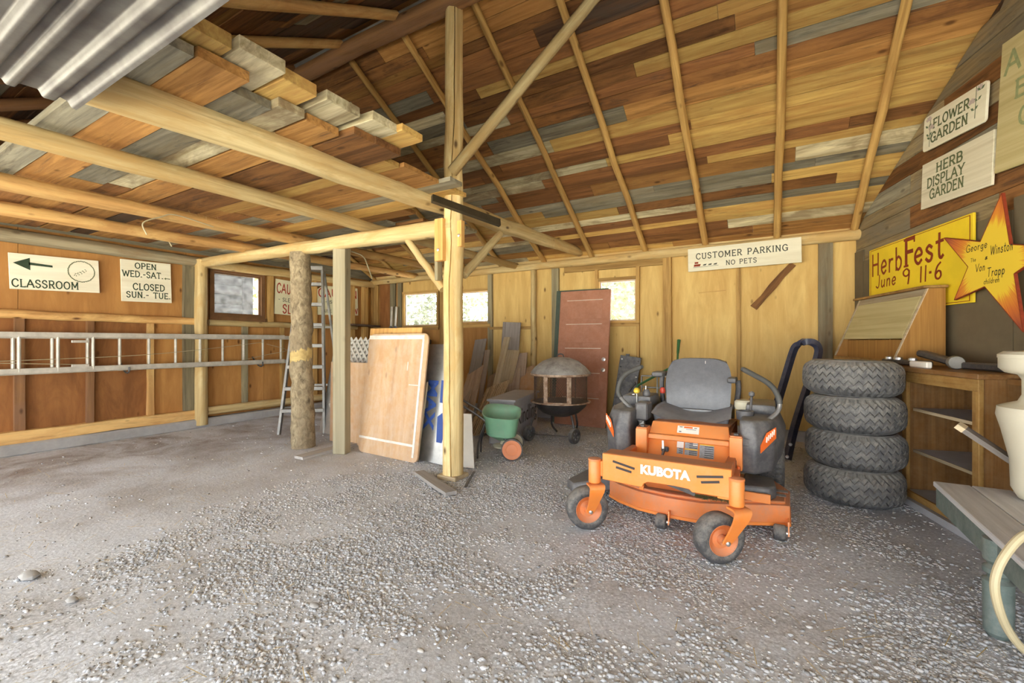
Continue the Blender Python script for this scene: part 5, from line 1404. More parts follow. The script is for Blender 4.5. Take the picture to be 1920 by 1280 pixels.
tlab = ['worn knobby tire at the bottom of the stack on the gravel', 'knobby tire in the stack, second up from the gravel', 'knobby tire in the stack, directly under the top one', 'topmost knobby tire of the stack beside the cabinet']
base = None
for k in range(4):
    loc = tc_ + Vector(((0, .012, .004, -.006)[k], (0, .01, .004, .012)[k], .142 + .282 * k))
    if base is None:
        base = thing('stacked_tire', tlab[0], 'tire', loc, 'tires stacked by the cabinet')
        for mb_, nm in ((tr_, 'tread'), (sd_, 'sidewall')):
            o = mb_.build(nm, 'tire_rubber', None, F=Matrix.Identity(4), smooth=(nm == 'sidewall'), ang=40)
            o.parent = base; o.matrix_basis = Matrix.Identity(4); WM[o.name] = WM[base.name]
    else:
        c_ = copy_tree(base, Matrix.Translation(loc) @ Matrix.Rotation(.7 * k, 4, 'Z') @ Matrix.Rotation((.0, .012, -.01, .016)[k], 4, 'X'))
        c_['label'] = tlab[k]

# ================================================================== RIGHT SIDE: CABINET
D = .52                                    # depth of the cabinet
S0, S1 = .30, 2.86
H = 1.075
root = thing('shelf_cabinet', 'brown open shelf cabinet standing along the right wall', 'cabinet', W((S0 + S1) / 2, D / 2, 0))
def wbox(s0, s1, o0, o1, z0, z1): 
    mb = MB(); q = [W(s0, o0, z0), W(s1, o0, z0), W(s1, o1, z0), W(s0, o1, z0)]
    return mb.prism(q, (0, 0, z1 - z0))
FWc = lambda s, o_, z, vert=False: frame_of(Vector((0, 0, 1)), WU, WN * 1, W(s, o_, z)) if vert else frame_of(WU, WN, Vector((0, 0, 1)), W(s, o_, z))
wbox(S0, S1 + .02, .025, D + .02, H - .035, H).build('counter_top', 'cabinet_brown', root, F=FWc((S0 + S1) / 2, D / 2, H), bevel=.004)
wbox(S0, S1, D - .02, D + .005, H - .115, H - .036).build('top_rail', 'cabinet_edge', root, F=FWc((S0 + S1) / 2, D, H), bevel=.003)
wbox(S0, S1, .024, .034, .1, H - .04).build('back_panel', 'cabinet_brown', root, F=FWc((S0 + S1) / 2, .03, .5, True))
for s in (S0 + .02, 2.06, S1 - .03):
    wbox(s - .03, s + .03, D - .025, D + .003, .0, H - .036).build('face_post', 'cabinet_edge', root, F=FWc(s, D, .5, True), bevel=.003)
    if s != S1 - .03: wbox(s - .011, s + .011, .034, D - .025, .08, H - .036).build('divider', 'cabinet_brown', root, F=FWc(s, D / 2, .5, True))
wbox(S1 - .02, S1, .025, D - .025, .0, H - .036).build('end_panel', 'cabinet_brown', root, F=FWc(S1, D / 2, .5, True))
for z in (.75, .42):
    sh = wbox(S0 + .04, S1 - .03, .036, D - .06, z - .022, z).build('shelf', 'box_grey', root, F=FWc(1.5, D / 2, z))
    wbox(S0 + .04, S1 - .03, D - .06, D - .052, z - .022, z).build('shelf_edge', 'plank_tan', sh, F=FWc(1.5, D / 2, z))
wbox(S0, S1, .025, D - .004, .075, .10).build('bottom_shelf', 'box_grey', root, F=FWc(1.5, D / 2, .1))
wbox(S0, S1, D - .004, D + .012, .055, .105).build('bottom_rail', 'cabinet_edge', root, F=FWc(1.5, D, .1))
wbox(S0, S1 + .1, .05, D + .04, .0, .05).build('plinth', 'box_grey', root, F=FWc(1.5, D, 0))
# further cabinet bay beyond, partly behind the cream vessel
root = thing('low_cabinet', 'second brown cabinet bay behind the cream plastic vessel', 'cabinet', W(3.3, .25, 0))
wbox(S1 + .03, S1 + .75, .03, .36, 0, .03).build('base', 'cabinet_brown', root, F=FWc(3.3, .2, 0)); wbox(S1 + .03, S1 + .75, .026, .04, .03, H - .03).build('back_panel', 'cabinet_brown', root, F=FWc(3.3, .2, .5, True))
wbox(S1 + .03, S1 + .75, .04, .36, .42, .445).build('shelf', 'cabinet_edge', root, F=FWc(3.3, .2, .4)); wbox(S1 + .03, S1 + .75, .03, .4, H - .06, H - .025).build('top', 'cabinet_brown', root, F=FWc(3.3, .2, H)); wbox(S1 + .72, S1 + .75, .04, .36, .03, H - .06).build('side', 'cabinet_brown', root, F=FWc(3.6, .2, .5, True))
# slant front desk box on the cabinet
s0, s1 = .56, 1.76; z0 = H; zt = H + .66; dtop, dbot = .20, .44
root = thing('desk_box', 'slant front wooden desk box standing on the cabinet', 'desk box', W((s0 + s1) / 2, .2, z0))
def sidepoly(s): return [W(s, .08, z0), W(s, dbot, z0), W(s, dbot, z0 + .05), W(s, dtop, zt), W(s, .08, zt)]
for s in (s0, s1 - .02):
    MB().prism(sidepoly(s), WU * .02).build('side_panel', 'desk_gold', root, F=frame_of(Vector((0, 0, 1)), WN, WU, W(s, .2, z0)), bevel=.002)
wbox(s0 - .03, s1 + .03, .075, dtop + .05, zt, zt + .022).build('top_board', 'cabinet_edge', root, F=FWc(1.2, .1, zt), bevel=.004)
wbox(s0 + .02, s1 - .02, .08, dbot, z0, z0 + .03).build('bottom_board', 'desk_gold', root, F=FWc(1.2, .2, z0)); wbox(s0 + .02, s1 - .02, .08, .092, z0 + .03, zt).build('back_board', 'desk_gold', root, F=FWc(1.2, .03, z0, True))
def slant(u): return dbot + (dtop - dbot) * u, z0 + .05 + (zt - z0 - .05) * u
def slab(u0, u1, sa_, sb_, lift, t, name, mat, bevel=.002):
    (o0, za), (o1, zb) = slant(u0), slant(u1)
    nrm = (WN * (zt - z0 - .05) + Vector((0, 0, 1)) * (dbot - dtop)).normalized()
    q = [W(sa_, o0, za), W(sb_, o0, za), W(sb_, o1, zb), W(sa_, o1, zb)]
    MB().prism([p + nrm * (lift - t) for p in q], nrm * t).build(name, mat, root, F=FWc((sa_ + sb_) / 2, (o0 + o1) / 2, (za + zb) / 2), bevel=bevel)
slab(.30, .90, s0 + .05, s1 - .05, .004, .018, 'flap', 'sign_plywood'); slab(.905, 1.0, s0 + .02, s1 - .02, .0, .018, 'upper_rail', 'plank_tan')
slab(.0, 1.0, s0, s0 + .03, .004, .012, 'edge_strip', 'plank_tan'); slab(.0, 1.0, s1 - .03, s1, .004, .012, 'edge_strip', 'plank_tan')
wbox(s0 + .02, s1 - .02, .30, .315, z0 + .03, z0 + .22).build('inner_board', 'desk_gold', root, F=FWc(1.2, .3, z0, True))
wbox(s0 + .02, s1 - .02, dbot - .01, dbot + .012, z0, z0 + .045).build('front_lip', 'cabinet_edge', root, F=FWc(1.2, dbot, z0))
for s in (s0 + .42, s0 + .82):
    wbox(s, s + .012, .1, .30, z0 + .03, z0 + .24).build('pigeonhole_divider', 'desk_gold', root, F=FWc(s, .2, z0, True))
# hardware on the cabinet top
def cab(s, o_, z=H): return W(s, o_, z)
root = thing('steel_clevis', 'dark steel clevis bar lying on the cabinet top', 'hardware', cab(1.9, .42))
MB().bar(cab(1.62, .45, H + .03), cab(2.15, .40, H + .03), .06, .045).build('arm', 'dark_metal', root, bevel=.01)
for s in (1.68, 1.82, 2.02): MB().lathe([(.028, 0), (.028, .018), (.012, .026)], cab(s, .445, H + .05), 10).build('bolt', 'chrome_bolt', root)
root = thing('steel_bracket', 'greasy jointed steel bracket resting on the cabinet top', 'hardware', cab(2.1, .3))
MB().bar(cab(1.92, .34, H + .11), cab(2.3, .33, H + .05), .07, .05).build('arm', 'dark_metal', root, bevel=.012)
MB().lathe([(.045, -.03), (.05, -.02), (.05, .02), (.045, .03)], cab(2.33, .34, H + .05), 14, Matrix.Rotation(math.pi / 2, 3, 'X')).build('pivot_eye', 'grey_metal', root)
MB().bar(cab(2.36, .30, H + .03), cab(2.74, .26, H + .03), .06, .05).build('shank', 'dark_metal', root, bevel=.01)
o = MB().prism([cab(2.08, .50, H + .001), cab(2.30, .50, H + .001), cab(2.30, .46, H + .001), cab(2.08, .46, H + .001)], (0, 0, .05)).build('white_block', 'letter_white', bevel=.008); tag(o, 'small white plastic block on the cabinet edge', 'block')

# ================================================================== BENCH, VESSEL, HOSE
bx_, bz = .815, .45
root = thing('painted_bench', 'low grey plank bench with green turned legs', 'bench', (1.2, 2.8, 0))
for k in range(3):
    x = bx_ + .08 + .165 * k
    board('top_plank', (x, 2.02, bz - .015), (x + .02, 3.54, bz - .015), .16, .03, 'bench_grey', root, bevel=.004)
MB().box((bx_ + .035, 2.78, bz - .085), (.025, 1.44, .11)).build('apron', 'bench_green', root, bevel=.003)
MB().box((bx_ + .46, 2.78, bz - .085), (.025, 1.44, .11)).build('apron', 'bench_green', root, bevel=.003)
prof = [(.035, 0), (.048, .02), (.05, .22), (.052, .24), (.034, .25), (.036, .262), (.05, .275), (.05, .295), (.03, .31), (.05, .33), (.05, .345), (.05, .42)]
for x, y in ((bx_ + .04, 2.73), (bx_ + .44, 2.73), (bx_ + .44, 3.42)):
        MB().lathe(prof, (x, y, 0), 16).build('turned_leg', 'bench_green', root, ang=30)
vc = Vector((1.24, 3.35, bz))
root = thing('plastic_vessel', 'cream plastic urn shaped vessel standing on the bench', 'vessel', vc)
MB().lathe([(.05, .0), (.115, .01), (.14, .06), (.145, .21), (.175, .36), (.195, .44), (.19, .485), (.155, .50), (.115, .515), (.10, .55), (.10, .63), (.115, .655), (.16, .665), (.185, .69), (.185, .745), (.17, .775), (.05, .785)], vc, 44).build('vessel_body', 'cream_plastic', root, ang=50)
MB().lathe([(.175, .742), (.188, .744), (.188, .762), (.165, .778)], vc, 44, closed=True).build('rim', 'cream_plastic', root)
root = thing('lath_bundle', 'wrapped wooden lath with pale sawn end resting by the vessel', 'lath', onT(1840, 825, 2.5))
a, b_ = onT(1797, 797, 2.62), onT(1905, 868, 2.45)
mb = MB().bar(a, b_, .055, .028, up=(0, -.2, 1)); mb.build('lath', 'plank_slate', root, F=axis_frame(a, b_, (0, -.2, 1)))
MB().bar(a - (b_ - a) * .02, a + (b_ - a) * .12, .06, .03, up=(0, -.2, 1)).build('sawn_end', 'plank_tan', root)
MB().bar(b_, Vector((b_.x + .05, b_.y - .02, bz)), .03, .03).build('prop', 'plank_slate', root)
hp = [onT(1990, 985, 1.55), onT(1925, 1000, 1.55), onT(1885, 1040, 1.55), onT(1866, 1085, 1.55), onT(1870, 1130, 1.55), onT(1890, 1180, 1.56), onT(1925, 1222, 1.58), onT(1990, 1262, 1.6)]
hz = hp[-1]
o = MB().tube(arc_pts(hp + [Vector((hz.x + .2, hz.y + .1, .03)), Vector((hz.x + .6, hz.y + .1, .02))], 6), .0135, 10).build('garden_hose', 'hose_beige'); tag(o, 'beige garden hose looping over the bench end', 'hose')
# ================================================================== ZERO TURN MOWER (faces the open front, -Y)
CX = -.565
mw = thing('riding_mower', 'orange zero turn riding mower with grey seat and brand lettering on the front bar', 'mower', (CX, 3.6, 0))
def mp(name, mb, mat, parent=mw, **kw): return mb.build(name, mat, parent, **kw)
# front bar with its arch and slots
YF = 2.78
prof_ = [(-.945, .555), (-.945, .385), (-.72, .375), (-.69, .374), (-.68, .398), (-.655, .412), (-.50, .414), (-.415, .408), (-.40, .392), (-.19, .392), (-.19, .555)]
fb = mp('front_bar', MB().prism([(x, YF, z) for x, z in prof_], (0, .035, 0)), 'orange_paint', bevel=.004)
for x0, x1, z0, z1 in ((-.875, -.735, .513, .483), (-.854, -.755, .477, .459), (-.374, -.233, .490, .510), (-.35, -.252, .461, .478)):
    mp('slot', MB().bar((x0, YF - .001, z0), (x1, YF - .001, z1), .004, .014, up=(0, 0, 1)), 'sticker_black', fb, smooth=False)
bold('KUBOTA', .074, frame_of(Vector((1, 0, 0)), Vector((0, 0, 1)), Vector((0, -1, 0)), Vector((-.70, YF, .463))), fb, 'letter_white', off=.05, wid=.29, ext=.002)
mp('bar_flange', MB().box((CX, YF + .09, .548), (.74, .12, .012)), 'orange_dusty')
# arms from the bar out to the caster pivots, pivots, forks, wheels
casters = ((-1.0, onZ(1100, 989, 0), Vector((.62, -.78, 0))), (-.165, onZ(1347, 1052, 0), Vector((.62, -.78, 0))))
for (px_, gc, axn) in casters:
    yy = YF + .03
    mp('pivot_arm', MB().prism([(px_ - .035, yy - .025, .40), (px_ + .14 if px_ < CX else px_ - .14, yy - .015, .40), (px_ + .14 if px_ < CX else px_ - .14, yy + .03, .40), (px_ - .035, yy + .03, .40)], (0, 0, .10)), 'orange_paint', bevel=.004) if px_ < CX else \
        mp('pivot_arm', MB().box((px_ - .04, yy, .44), (.12, .05, .12)), 'orange_paint', bevel=.004)
    pv = Vector((px_, yy - .02, 0))
    mp('pivot_tube', MB().lathe([(.036, .355), (.04, .36), (.04, .492), (.036, .50)], pv, 22), 'orange_paint')
    mp('pivot_cap', MB().lathe([(.042, .50), (.042, .512), (.02, .518)], pv, 18), 'orange_dusty')
    hub = Vector((gc.x, gc.y, .142))
    axn = axn.normalized(); rd_ = Vector((-axn.y, axn.x, 0))
    Fm = axis_frame(hub - axn, hub + axn).to_3x3() @ Matrix.Rotation(math.pi / 2, 3, 'Y')
    wh = mp('caster_wheel', MB().lathe([(.085, -.050), (.10, -.056), (.125, -.055), (.139, -.040), (.142, 0), (.139, .040), (.125, .055), (.10, .056), (.085, .050)], hub, 36, Fm, closed=True), 'rubber', ang=60)
    mp('caster_rim', MB().lathe([(.015, .06), (.028, .058), (.03, .03), (.055, .026), (.075, .038), (.088, .053), (.092, .05), (.092, -.05), (.02, -.055)], hub, 32, Fm), 'orange_dusty', wh, ang=40)
    mp('axle_bolt', MB().lathe([(.014, .0), (.014, .095), (.006, .10)], hub, 10, Fm), 'chrome_bolt', wh)
    # fork: broad plate over the wheel, single bent leg on the outer side
    top = Vector((pv.x, pv.y, .335)); e = hub + axn * .078
    leg = []
    pth = [top - axn * .02 + Vector((0, 0, .008)), top + axn * .05 + Vector((0, 0, .006)), (top + axn * .09) * .75 + (e) * .25 + Vector((0, 0, .02)), (top + axn * .085) * .45 + e * .55, e + Vector((0, 0, -.005))]
    wid_ = [.05, .052, .048, .036, .026]
    pp = arc_pts(pth, 4); vv = []
    for i, p in enumerate(pp):
        u = i / (len(pp) - 1) * 4; k = min(3, int(u)); w_ = wid_[k] + (wid_[k + 1] - wid_[k]) * (u - k)
        t_ = (pp[min(i + 1, len(pp) - 1)] - pp[max(0, i - 1)]).normalized()
        sd = rd_; nn_ = t_.cross(sd).normalized()
        for a_, b2 in ((-1, -1), (1, -1), (1, 1), (-1, 1)): vv.append(p + sd * w_ * a_ + nn_ * .006 * b2)
    n_ = (len(pp) - 1) * 4
    ff = [(i * 4 + k, i * 4 + (k + 1) % 4, (i + 1) * 4 + (k + 1) % 4, (i + 1) * 4 + k) for i in range(len(pp) - 1) for k in range(4)] + [(3, 2, 1, 0), (n_, n_ + 1, n_ + 2, n_ + 3)]
    mp('caster_fork', MB().add(vv, ff), 'orange_paint', ang=50)
# frame rails to the rear
for x in (-.90, -.23):
    mp('frame_rail', MB().bar((x, YF + .03, .47), (x, 3.42, .44), .05, .09), 'orange_dusty', bevel=.004)
# cutting deck
dk = [(-1.08, 3.35), (-.98, 3.27), (-.82, 3.19), (-.62, 3.155), (-.40, 3.165), (-.25, 3.23), (.0, 3.36), (.11, 3.40), (.12, 3.74), (.05, 3.92), (-.2, 4.0), (-.8, 4.0), (-1.08, 3.88)]
mp('deck_shell', MB().prism([(x, y, .085) for x, y in dk], (0, 0, .125)), 'orange_dusty', bevel=.012, seg=2)
inner = [(CX + (x - CX) * .96, 3.58 + (y - 3.58) * .93) for x, y in dk]
mp('deck_top', MB().prism([(x, y, .21) for x, y in inner], (0, 0, .018)), 'orange_dusty', bevel=.006)
mp('deck_lip', MB().prism([(CX + (x - CX) * 1.008, 3.58 + (y - 3.58) * 1.02, .075) for x, y in dk], (0, 0, .022)), 'orange_paint', bevel=.003)
mp('discharge_chute', MB().add([(-1.06, 3.36, .225), (-1.36, 3.28, .15), (-1.46, 3.40, .14), (-1.40, 3.76, .15), (-1.06, 3.84, .23), (-1.06, 3.36, .12), (-1.36, 3.28, .07), (-1.46, 3.40, .07), (-1.40, 3.76, .07), (-1.06, 3.84, .12)],
    [(0, 1, 2, 3, 4), (9, 8, 7, 6, 5), (0, 5, 6, 1), (1, 6, 7, 2), (2, 7, 8, 3), (3, 8, 9, 4), (4, 9, 5, 0)]), 'black_plastic', bevel=.012)
mp('spindle_cover', MB().prism([(-.17, 3.36, .228), (.0, 3.38, .228), (.035, 3.44, .228), (.02, 3.66, .228), (-.17, 3.70, .228)], (0, 0, .085)), 'black_plastic', bevel=.025, seg=3)
mp('spindle_cover', MB().prism([(-1.0, 3.42, .228), (-.80, 3.38, .228), (-.74, 3.56, .228), (-.8, 3.72, .228), (-1.0, 3.72, .228)], (0, 0, .07)), 'black_plastic', bevel=.025, seg=3)
mp('deck_bracket', MB().box((-.10, 3.345, .25), (.20, .02, .06)), 'orange_paint', bevel=.003)
mp('deck_crossbar', MB().bar((-.70, 3.06, .37), (-.42, 3.06, .30), .02, .03), 'dark_metal')
mp('deck_plate', MB().prism([(-.76, 3.0, .37), (-.22, 3.0, .37), (-.22, 3.22, .245), (-.76, 3.22, .245)], (0, .004, .012)), 'orange_dusty')
mp('deck_crossbar', MB().bar((-.80, 3.22, .22), (-.80, 3.22, .40), .03, .03), 'orange_paint')
for x, y in ((.07, 3.64), (.055, 3.54)):
    mp('deck_sticker', MB().box((x, y, .2295), (.07, .05, .002)), 'sticker_grey', smooth=False)
for px, py in ((1240, 992), (1462, 1014)):
    g_ = onZ(px, py, 0)
    hub = Vector((g_.x, g_.y, .05 + .006)); Fm = Matrix.Rotation(math.pi / 2, 3, 'Y')
    wh = mp('gauge_wheel', MB().lathe([(.02, -.033), (.042, -.034), (.05, -.026), (.05, .026), (.042, .034), (.02, .033)], hub, 20, Fm, closed=True), 'rubber', ang=50)
    mp('wheel_bolt', MB().lathe([(.012, .03), (.012, .055), (.006, .06)], hub, 8, Fm), 'chrome_bolt', wh)
    mp('wheel_bracket', MB().prism([(hub.x + .045, hub.y - .02, .045), (hub.x + .045, hub.y + .02, .045), (hub.x + .045, hub.y + .09, .13), (hub.x + .045, hub.y + .0, .13)], (.008, 0, 0)), 'orange_paint')
# foot pan and seat box
mp('foot_pan', MB().box((-.535, 3.12, .415), (.72, .60, .015)), 'orange_dusty')
for k in range(6): mp('pan_bolt', MB().lathe([(.012, 0), (.012, .008), (.004, .01)], (-.75 + .09 * k, 3.33, .423), 8), 'dark_metal')
fp = mp('front_panel', MB().prism([(-.80, 3.38, .40), (-.245, 3.38, .40), (-.245, 3.44, .56), (-.80, 3.44, .56)], (0, .02, 0)), 'orange_paint', bevel=.003)
mp('panel_rib', MB().prism([(-.80, 3.395, .552), (-.245, 3.395, .552), (-.245, 3.405, .588), (-.80, 3.405, .588)], (0, .06, 0)), 'orange_paint', bevel=.005)
mp('upper_panel', MB().prism([(-.80, 3.44, .585), (-.245, 3.44, .585), (-.26, 3.50, .668), (-.785, 3.50, .668)], (0, .04, 0)), 'orange_paint', bevel=.004)
mp('seat_platform', MB().prism([(-.785, 3.50, .655), (-.26, 3.50, .655), (-.24, 4.25, .60), (-.82, 4.25, .60)], (0, 0, .014)), 'orange_dusty', bevel=.003)
mp('seat_box', MB().box((-.525, 3.85, .47), (.56, .76, .30)), 'orange_dusty')
for x0, x1 in ((-.885, -.80), (-.245, -.165)):
    mp('side_column', MB().prism([(x0, 3.37, .40), (x1, 3.37, .40), (x1, 3.37, .625), (x0, 3.37, .625)], (0, .14, 0)), 'orange_paint', bevel=.008, seg=2)
    mp('column_cap', MB().box(((x0 + x1) / 2, 3.44, .628), (abs(x1 - x0) - .01, .12, .01)), 'orange_dusty')
    mp('cap_bolt', MB().lathe([(.018, 0), (.018, .012), (.008, .016)], ((x0 + x1) / 2, 3.42, .633), 8), 'dark_metal')
# stickers on the panels
def pan(x, z):   # on the front panel slope
    u = (z - .40) / .16; return Vector((x, 3.378 + .06 * u - .001, z))
def sticker(x0, x1, z0, z1, mat, name='sticker', f=pan, par=None, d=.0):
    s_ = Vector((0, -.001 - d, 0))
    return mp(name, MB().add([f(x0, z0) + s_, f(x1, z0) + s_, f(x1, z1) + s_, f(x0, z1) + s_], [(0, 1, 2, 3)]), mat, fp if par is None else par, smooth=False)
def pan2(x, z):
    u = (z - .585) / .083; return Vector((x, 3.439 + .06 * u, z))
lb = sticker(-.60, -.45, .605, .652, 'sticker_white', 'label_plate', f=pan2)
for x0, x1, z0, z1, mt in ((-.585, -.565, .643, .647, 'sticker_black'), (-.555, -.495, .639, .649, 'sticker_orange'), (-.485, -.465, .641, .645, 'sticker_black'), (-.54, -.47, .630, .634, 'sticker_grey'), (-.588, -.57, .612, .617, 'sticker_black')):
    sticker(x0, x1, z0, z1, mt, 'label_print', f=pan2, par=lb, d=.001)
for x0, x1, z0, z1, mt in ((-.595, -.548, .505, .545, 'sticker_white'), (-.593, -.55, .463, .503, 'sticker_grey'), (-.54, -.452, .505, .545, 'sticker_grey'), (-.485, -.455, .525, .547, 'sticker_white'), (-.54, -.452, .461, .495, 'sticker_grey'), (-.44, -.345, .452, .536, 'sticker_grey'), (-.44, -.345, .537, .542, 'yellow_plastic'), (-.54, -.452, .497, .503, 'yellow_plastic')):
    st_ = sticker(x0, x1, z0, z1, mt, 'warning_sticker', d=.0012 if (x1 - x0) < .035 else 0)
    if mt == 'sticker_grey':
        n_ = 3 if z1 - z0 < .05 else 6
        for k in range(n_):
            zz = z0 + (z1 - z0) * (k + .5) / n_
            sticker(x0 + (x1 - x0) * .35, x1 - .004, zz - .0022, zz + .0022, 'sticker_black', 'sticker_print', par=st_, d=.0014)
mp('pedal_bracket', MB().box((-.675, 3.40, .485), (.05, .03, .035)), 'black_plastic', bevel=.005)
mp('pedal_rod', MB().tube([(-.69, 3.40, .545), (-.685, 3.385, .49)], .009, 8), 'chrome_bolt')
mp('pedal', MB().bar((-.675, 3.385, .49), (-.69, 3.34, .425), .014, .014), 'black_plastic')
# seat
def seat_shape(n_u=22, n_v=14):
    pts_ = []
    def f(u, v):
        x = (u - .5) * 2; y = v
        hw = .285 - .02 * y
        zz = .665 + .04 * abs(x) ** 2.2 - .012 * math.cos(x * 3) + .018 * math.sin(min(1, y * 1.6) * 1.5) - .05 * max(0, .22 - y) ** 1.0 * 2
        return Vector((-.555 + hw * math.copysign(abs(x) ** .9, x), 3.70 + .50 * y + .03 * x * x, zz))
    return f
sf = seat_shape()
mb = MB().grid(sf, 22, 12); n0 = len(mb.v)
# skirt down around the cushion
rim = [j for j in range(22)] + [r * 22 + 21 for r in range(1, 12)] + [11 * 22 + c_ for c_ in range(20, -1, -1)] + [r * 22 for r in range(10, 0, -1)]
low = []
for i in rim:
    v = mb.v[i]; mb.v.append(Vector((-.555 + (v.x + .555) * .93, 3.95 + (v.y - 3.95) * .95, .592))); low.append(len(mb.v) - 1)
for k in range(len(rim)):
    k2 = (k + 1) % len(rim); mb.f.append([rim[k], rim[k2], low[k2], low[k]])
mb.f.append(low[::-1])
mp('seat_cushion', mb, 'seat_vinyl_lit', bevel=.012, seg=2, ang=60)
def backrest():
    mb = MB(); nu, nv = 20, 16
    def f(u, v, back):
        a = (u - .5) * 2
        wv = .252 + .012 * math.sin(v * 3) - .055 * max(0, v - .62) ** 1.3 * 2.2
        z = .70 + .43 * v - .03 * abs(a) ** 4 * (v > .8) * (v - .8) * 5
        y = 4.18 + .10 * v + (.0 if not back else .085) - (.035 * (abs(a) ** 2.4) if not back else -.0) + .02 * math.sin(v * 3.1) * (0 if back else -1)
        return Vector((-.56 + wv * a, y, z))
    for back in (False, True): mb.grid(lambda u, v: f(u, v, back), nu, nv)
    n1 = nu * nv
    def idx(i, j, b2): return (n1 if b2 else 0) + j * nu + i
    for i in range(nu - 1):
        for j in (0, nv - 1): mb.f.append((idx(i, j, 0), idx(i + 1, j, 0), idx(i + 1, j, 1), idx(i, j, 1)))
    for j in range(nv - 1):
        for i in (0, nu - 1): mb.f.append((idx(i, j, 0), idx(i, j + 1, 0), idx(i, j + 1, 1), idx(i, j, 1)))
    return mb
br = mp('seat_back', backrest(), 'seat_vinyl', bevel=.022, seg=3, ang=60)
mp('back_shell', MB().box((-.56, 4.31, .88), (.42, .03, .36)), 'black_plastic', bevel=.01)
mp('seat_hinge', MB().box((-.56, 4.17, .675), (.28, .05, .03)), 'lever_steel', bevel=.004)
mp('scratch_mark', MB().box((-.50, 4.258, 1.095), (.004, .002, .025)), 'letter_white', br, smooth=False)
for sg, zz in ((-1, .985), (1, .955)):
    x = -.56 + sg * .30
    mp('armrest_pad', MB().box((x - .02, 4.18, zz), (.10 if sg < 0 else .07, .20, .045)), 'black_plastic', bevel=.018, seg=3)
    mp('armrest_post', MB().tube(arc_pts([(x + sg * .015, 4.28, zz - .01), (x + sg * .02, 4.28, .86), (x - sg * .0, 4.26, .70)], 4), .022, 8), 'black_plastic')
for k, x in enumerate((-.69, -.56, -.39)):
    mp('seat_spring', MB().lathe([(.016, .665), (.016, .70)], (x, 3.66, -.07), 10), 'yellow_plastic' if k == 0 else 'dark_metal')
# side pods over the drive wheels
def pod(sg):
    cx = CX + sg * .49
    xi, xo = CX + sg * .375, CX + sg * .64
    P_ = [(xi, 3.44), (CX + sg * .47, 3.42), (CX + sg * .58, 3.52), (xo, 3.72), (xo + sg * .02, 4.2), (CX + sg * .60, 4.6), (xi, 4.65)]
    lowp = [(x, y, .37 + .14 * min(1, max(0, (y - 3.5) / .3))) for x, y in P_]; mid = [(CX + (x - CX) * 1.02, y - .01, .60) for x, y in P_]; top_ = [(CX + sg * .375 + (x - CX - sg * .375) * .86, 3.46 + (y - 3.44) * .96, .735) for x, y in P_]
    n = len(P_); vs_ = lowp + mid + top_
    fs_ = [list(range(n))[::-1], [2 * n + i for i in range(n)]] + [(l * n + i, l * n + (i + 1) % n, (l + 1) * n + (i + 1) % n, (l + 1) * n + i) for l in range(2) for i in range(n)]
    return mp('side_pod', MB().add(vs_, fs_), 'black_plastic', bevel=.025, seg=3, ang=50)
pods = {sg: pod(sg) for sg in (-1, 1)}
mp('pod_groove', MB().box((CX + .43, 3.425, .59), (.10, .012, .05)), 'black_plastic', pods[1], bevel=.004)
for sg in (-1, 1):
    x = CX + sg * .605
    A = Vector((CX + sg * .497, 3.437, .575)); B = Vector((CX + sg * .588, 3.522, .675))
    n_ = Vector((sg * .68, -.73, 0)).normalized()
    A, B = A + n_ * .012, B + n_ * .010
    q = [A, A + Vector((0, 0, -.05)), B + Vector((0, 0, -.055)), B + Vector((0, 0, .02)), A.lerp(B, .4) + Vector((0, 0, .045))]
    lg = mp('pod_emblem', MB().prism(q, n_ * .004), 'sticker_orange', pods[sg], smooth=False)
    for k in range(5):
        p0 = A.lerp(B, .34 + .12 * k) + n_ * .006 + Vector((0, 0, -.012 + .0 * k))
        mp('emblem_print', MB().bar(p0, p0 + (B - A) * .03 + Vector((0, 0, .034)), .004, .012, up=n_), 'letter_white', lg, smooth=False)
# consoles on the pods
mp('left_console', MB().box((CX - .43, 3.98, .77), (.24, .34, .09)), 'black_plastic', bevel=.02, seg=2)
mp('left_box', MB().box((CX - .335, 3.68, .715), (.10, .16, .14)), 'black_plastic', bevel=.012)
mp('right_console', MB().box((CX + .50, 4.02, .765), (.20, .42, .08)), 'black_plastic', bevel=.025, seg=2)
mp('cup_holder', MB().lathe([(.055, .70), (.06, .74), (.06, .765), (.045, .765), (.04, .71)], (CX + .40, 3.72, 0), 20), 'black_plastic')
mp('tank_cap', MB().lathe([(.07, .0), (.075, .02), (.075, .06), (.06, .075)], (CX + .385, 4.02, .735), 22), 'tank_plastic')
mp('deck_height_lever', MB().tube([(CX + .43, 3.80, .72), (CX + .44, 3.82, .86)], .009, 8), 'dark_metal')
mp('lever_knob', MB().lathe([(.01, -.02), (.02, -.01), (.02, .012), (.008, .022)], (CX + .44, 3.82, .88), 14), 'black_plastic')
mp('choke_rod', MB().tube([(CX - .42, 3.80, .76), (CX - .42, 3.79, .86)], .006, 6), 'chrome_bolt')
mp('choke_knob', MB().lathe([(.012, 0), (.026, .01), (.026, .03), (.015, .045)], (CX - .42, 3.79, .84), 14), 'yellow_plastic')
mp('key_switch', MB().lathe([(.03, 0), (.034, .03), (.02, .06)], (CX - .36, 3.88, .81), 14), 'black_plastic')
mp('key', MB().box((CX - .36, 3.865, .885), (.004, .02, .03)), 'chrome_bolt')
mp('throttle_slot', MB().box((CX - .47, 3.93, .818), (.02, .12, .006)), 'chrome_bolt')
mp('park_lever', MB().bar((CX - .54, 3.98, .83), (CX - .46, 3.9, .92), .012, .02), 'dark_metal')
mp('switch_knob', MB().lathe([(.02, 0), (.026, .02), (.016, .05)], (CX - .27, 4.1, .82), 12), 'red_plastic')
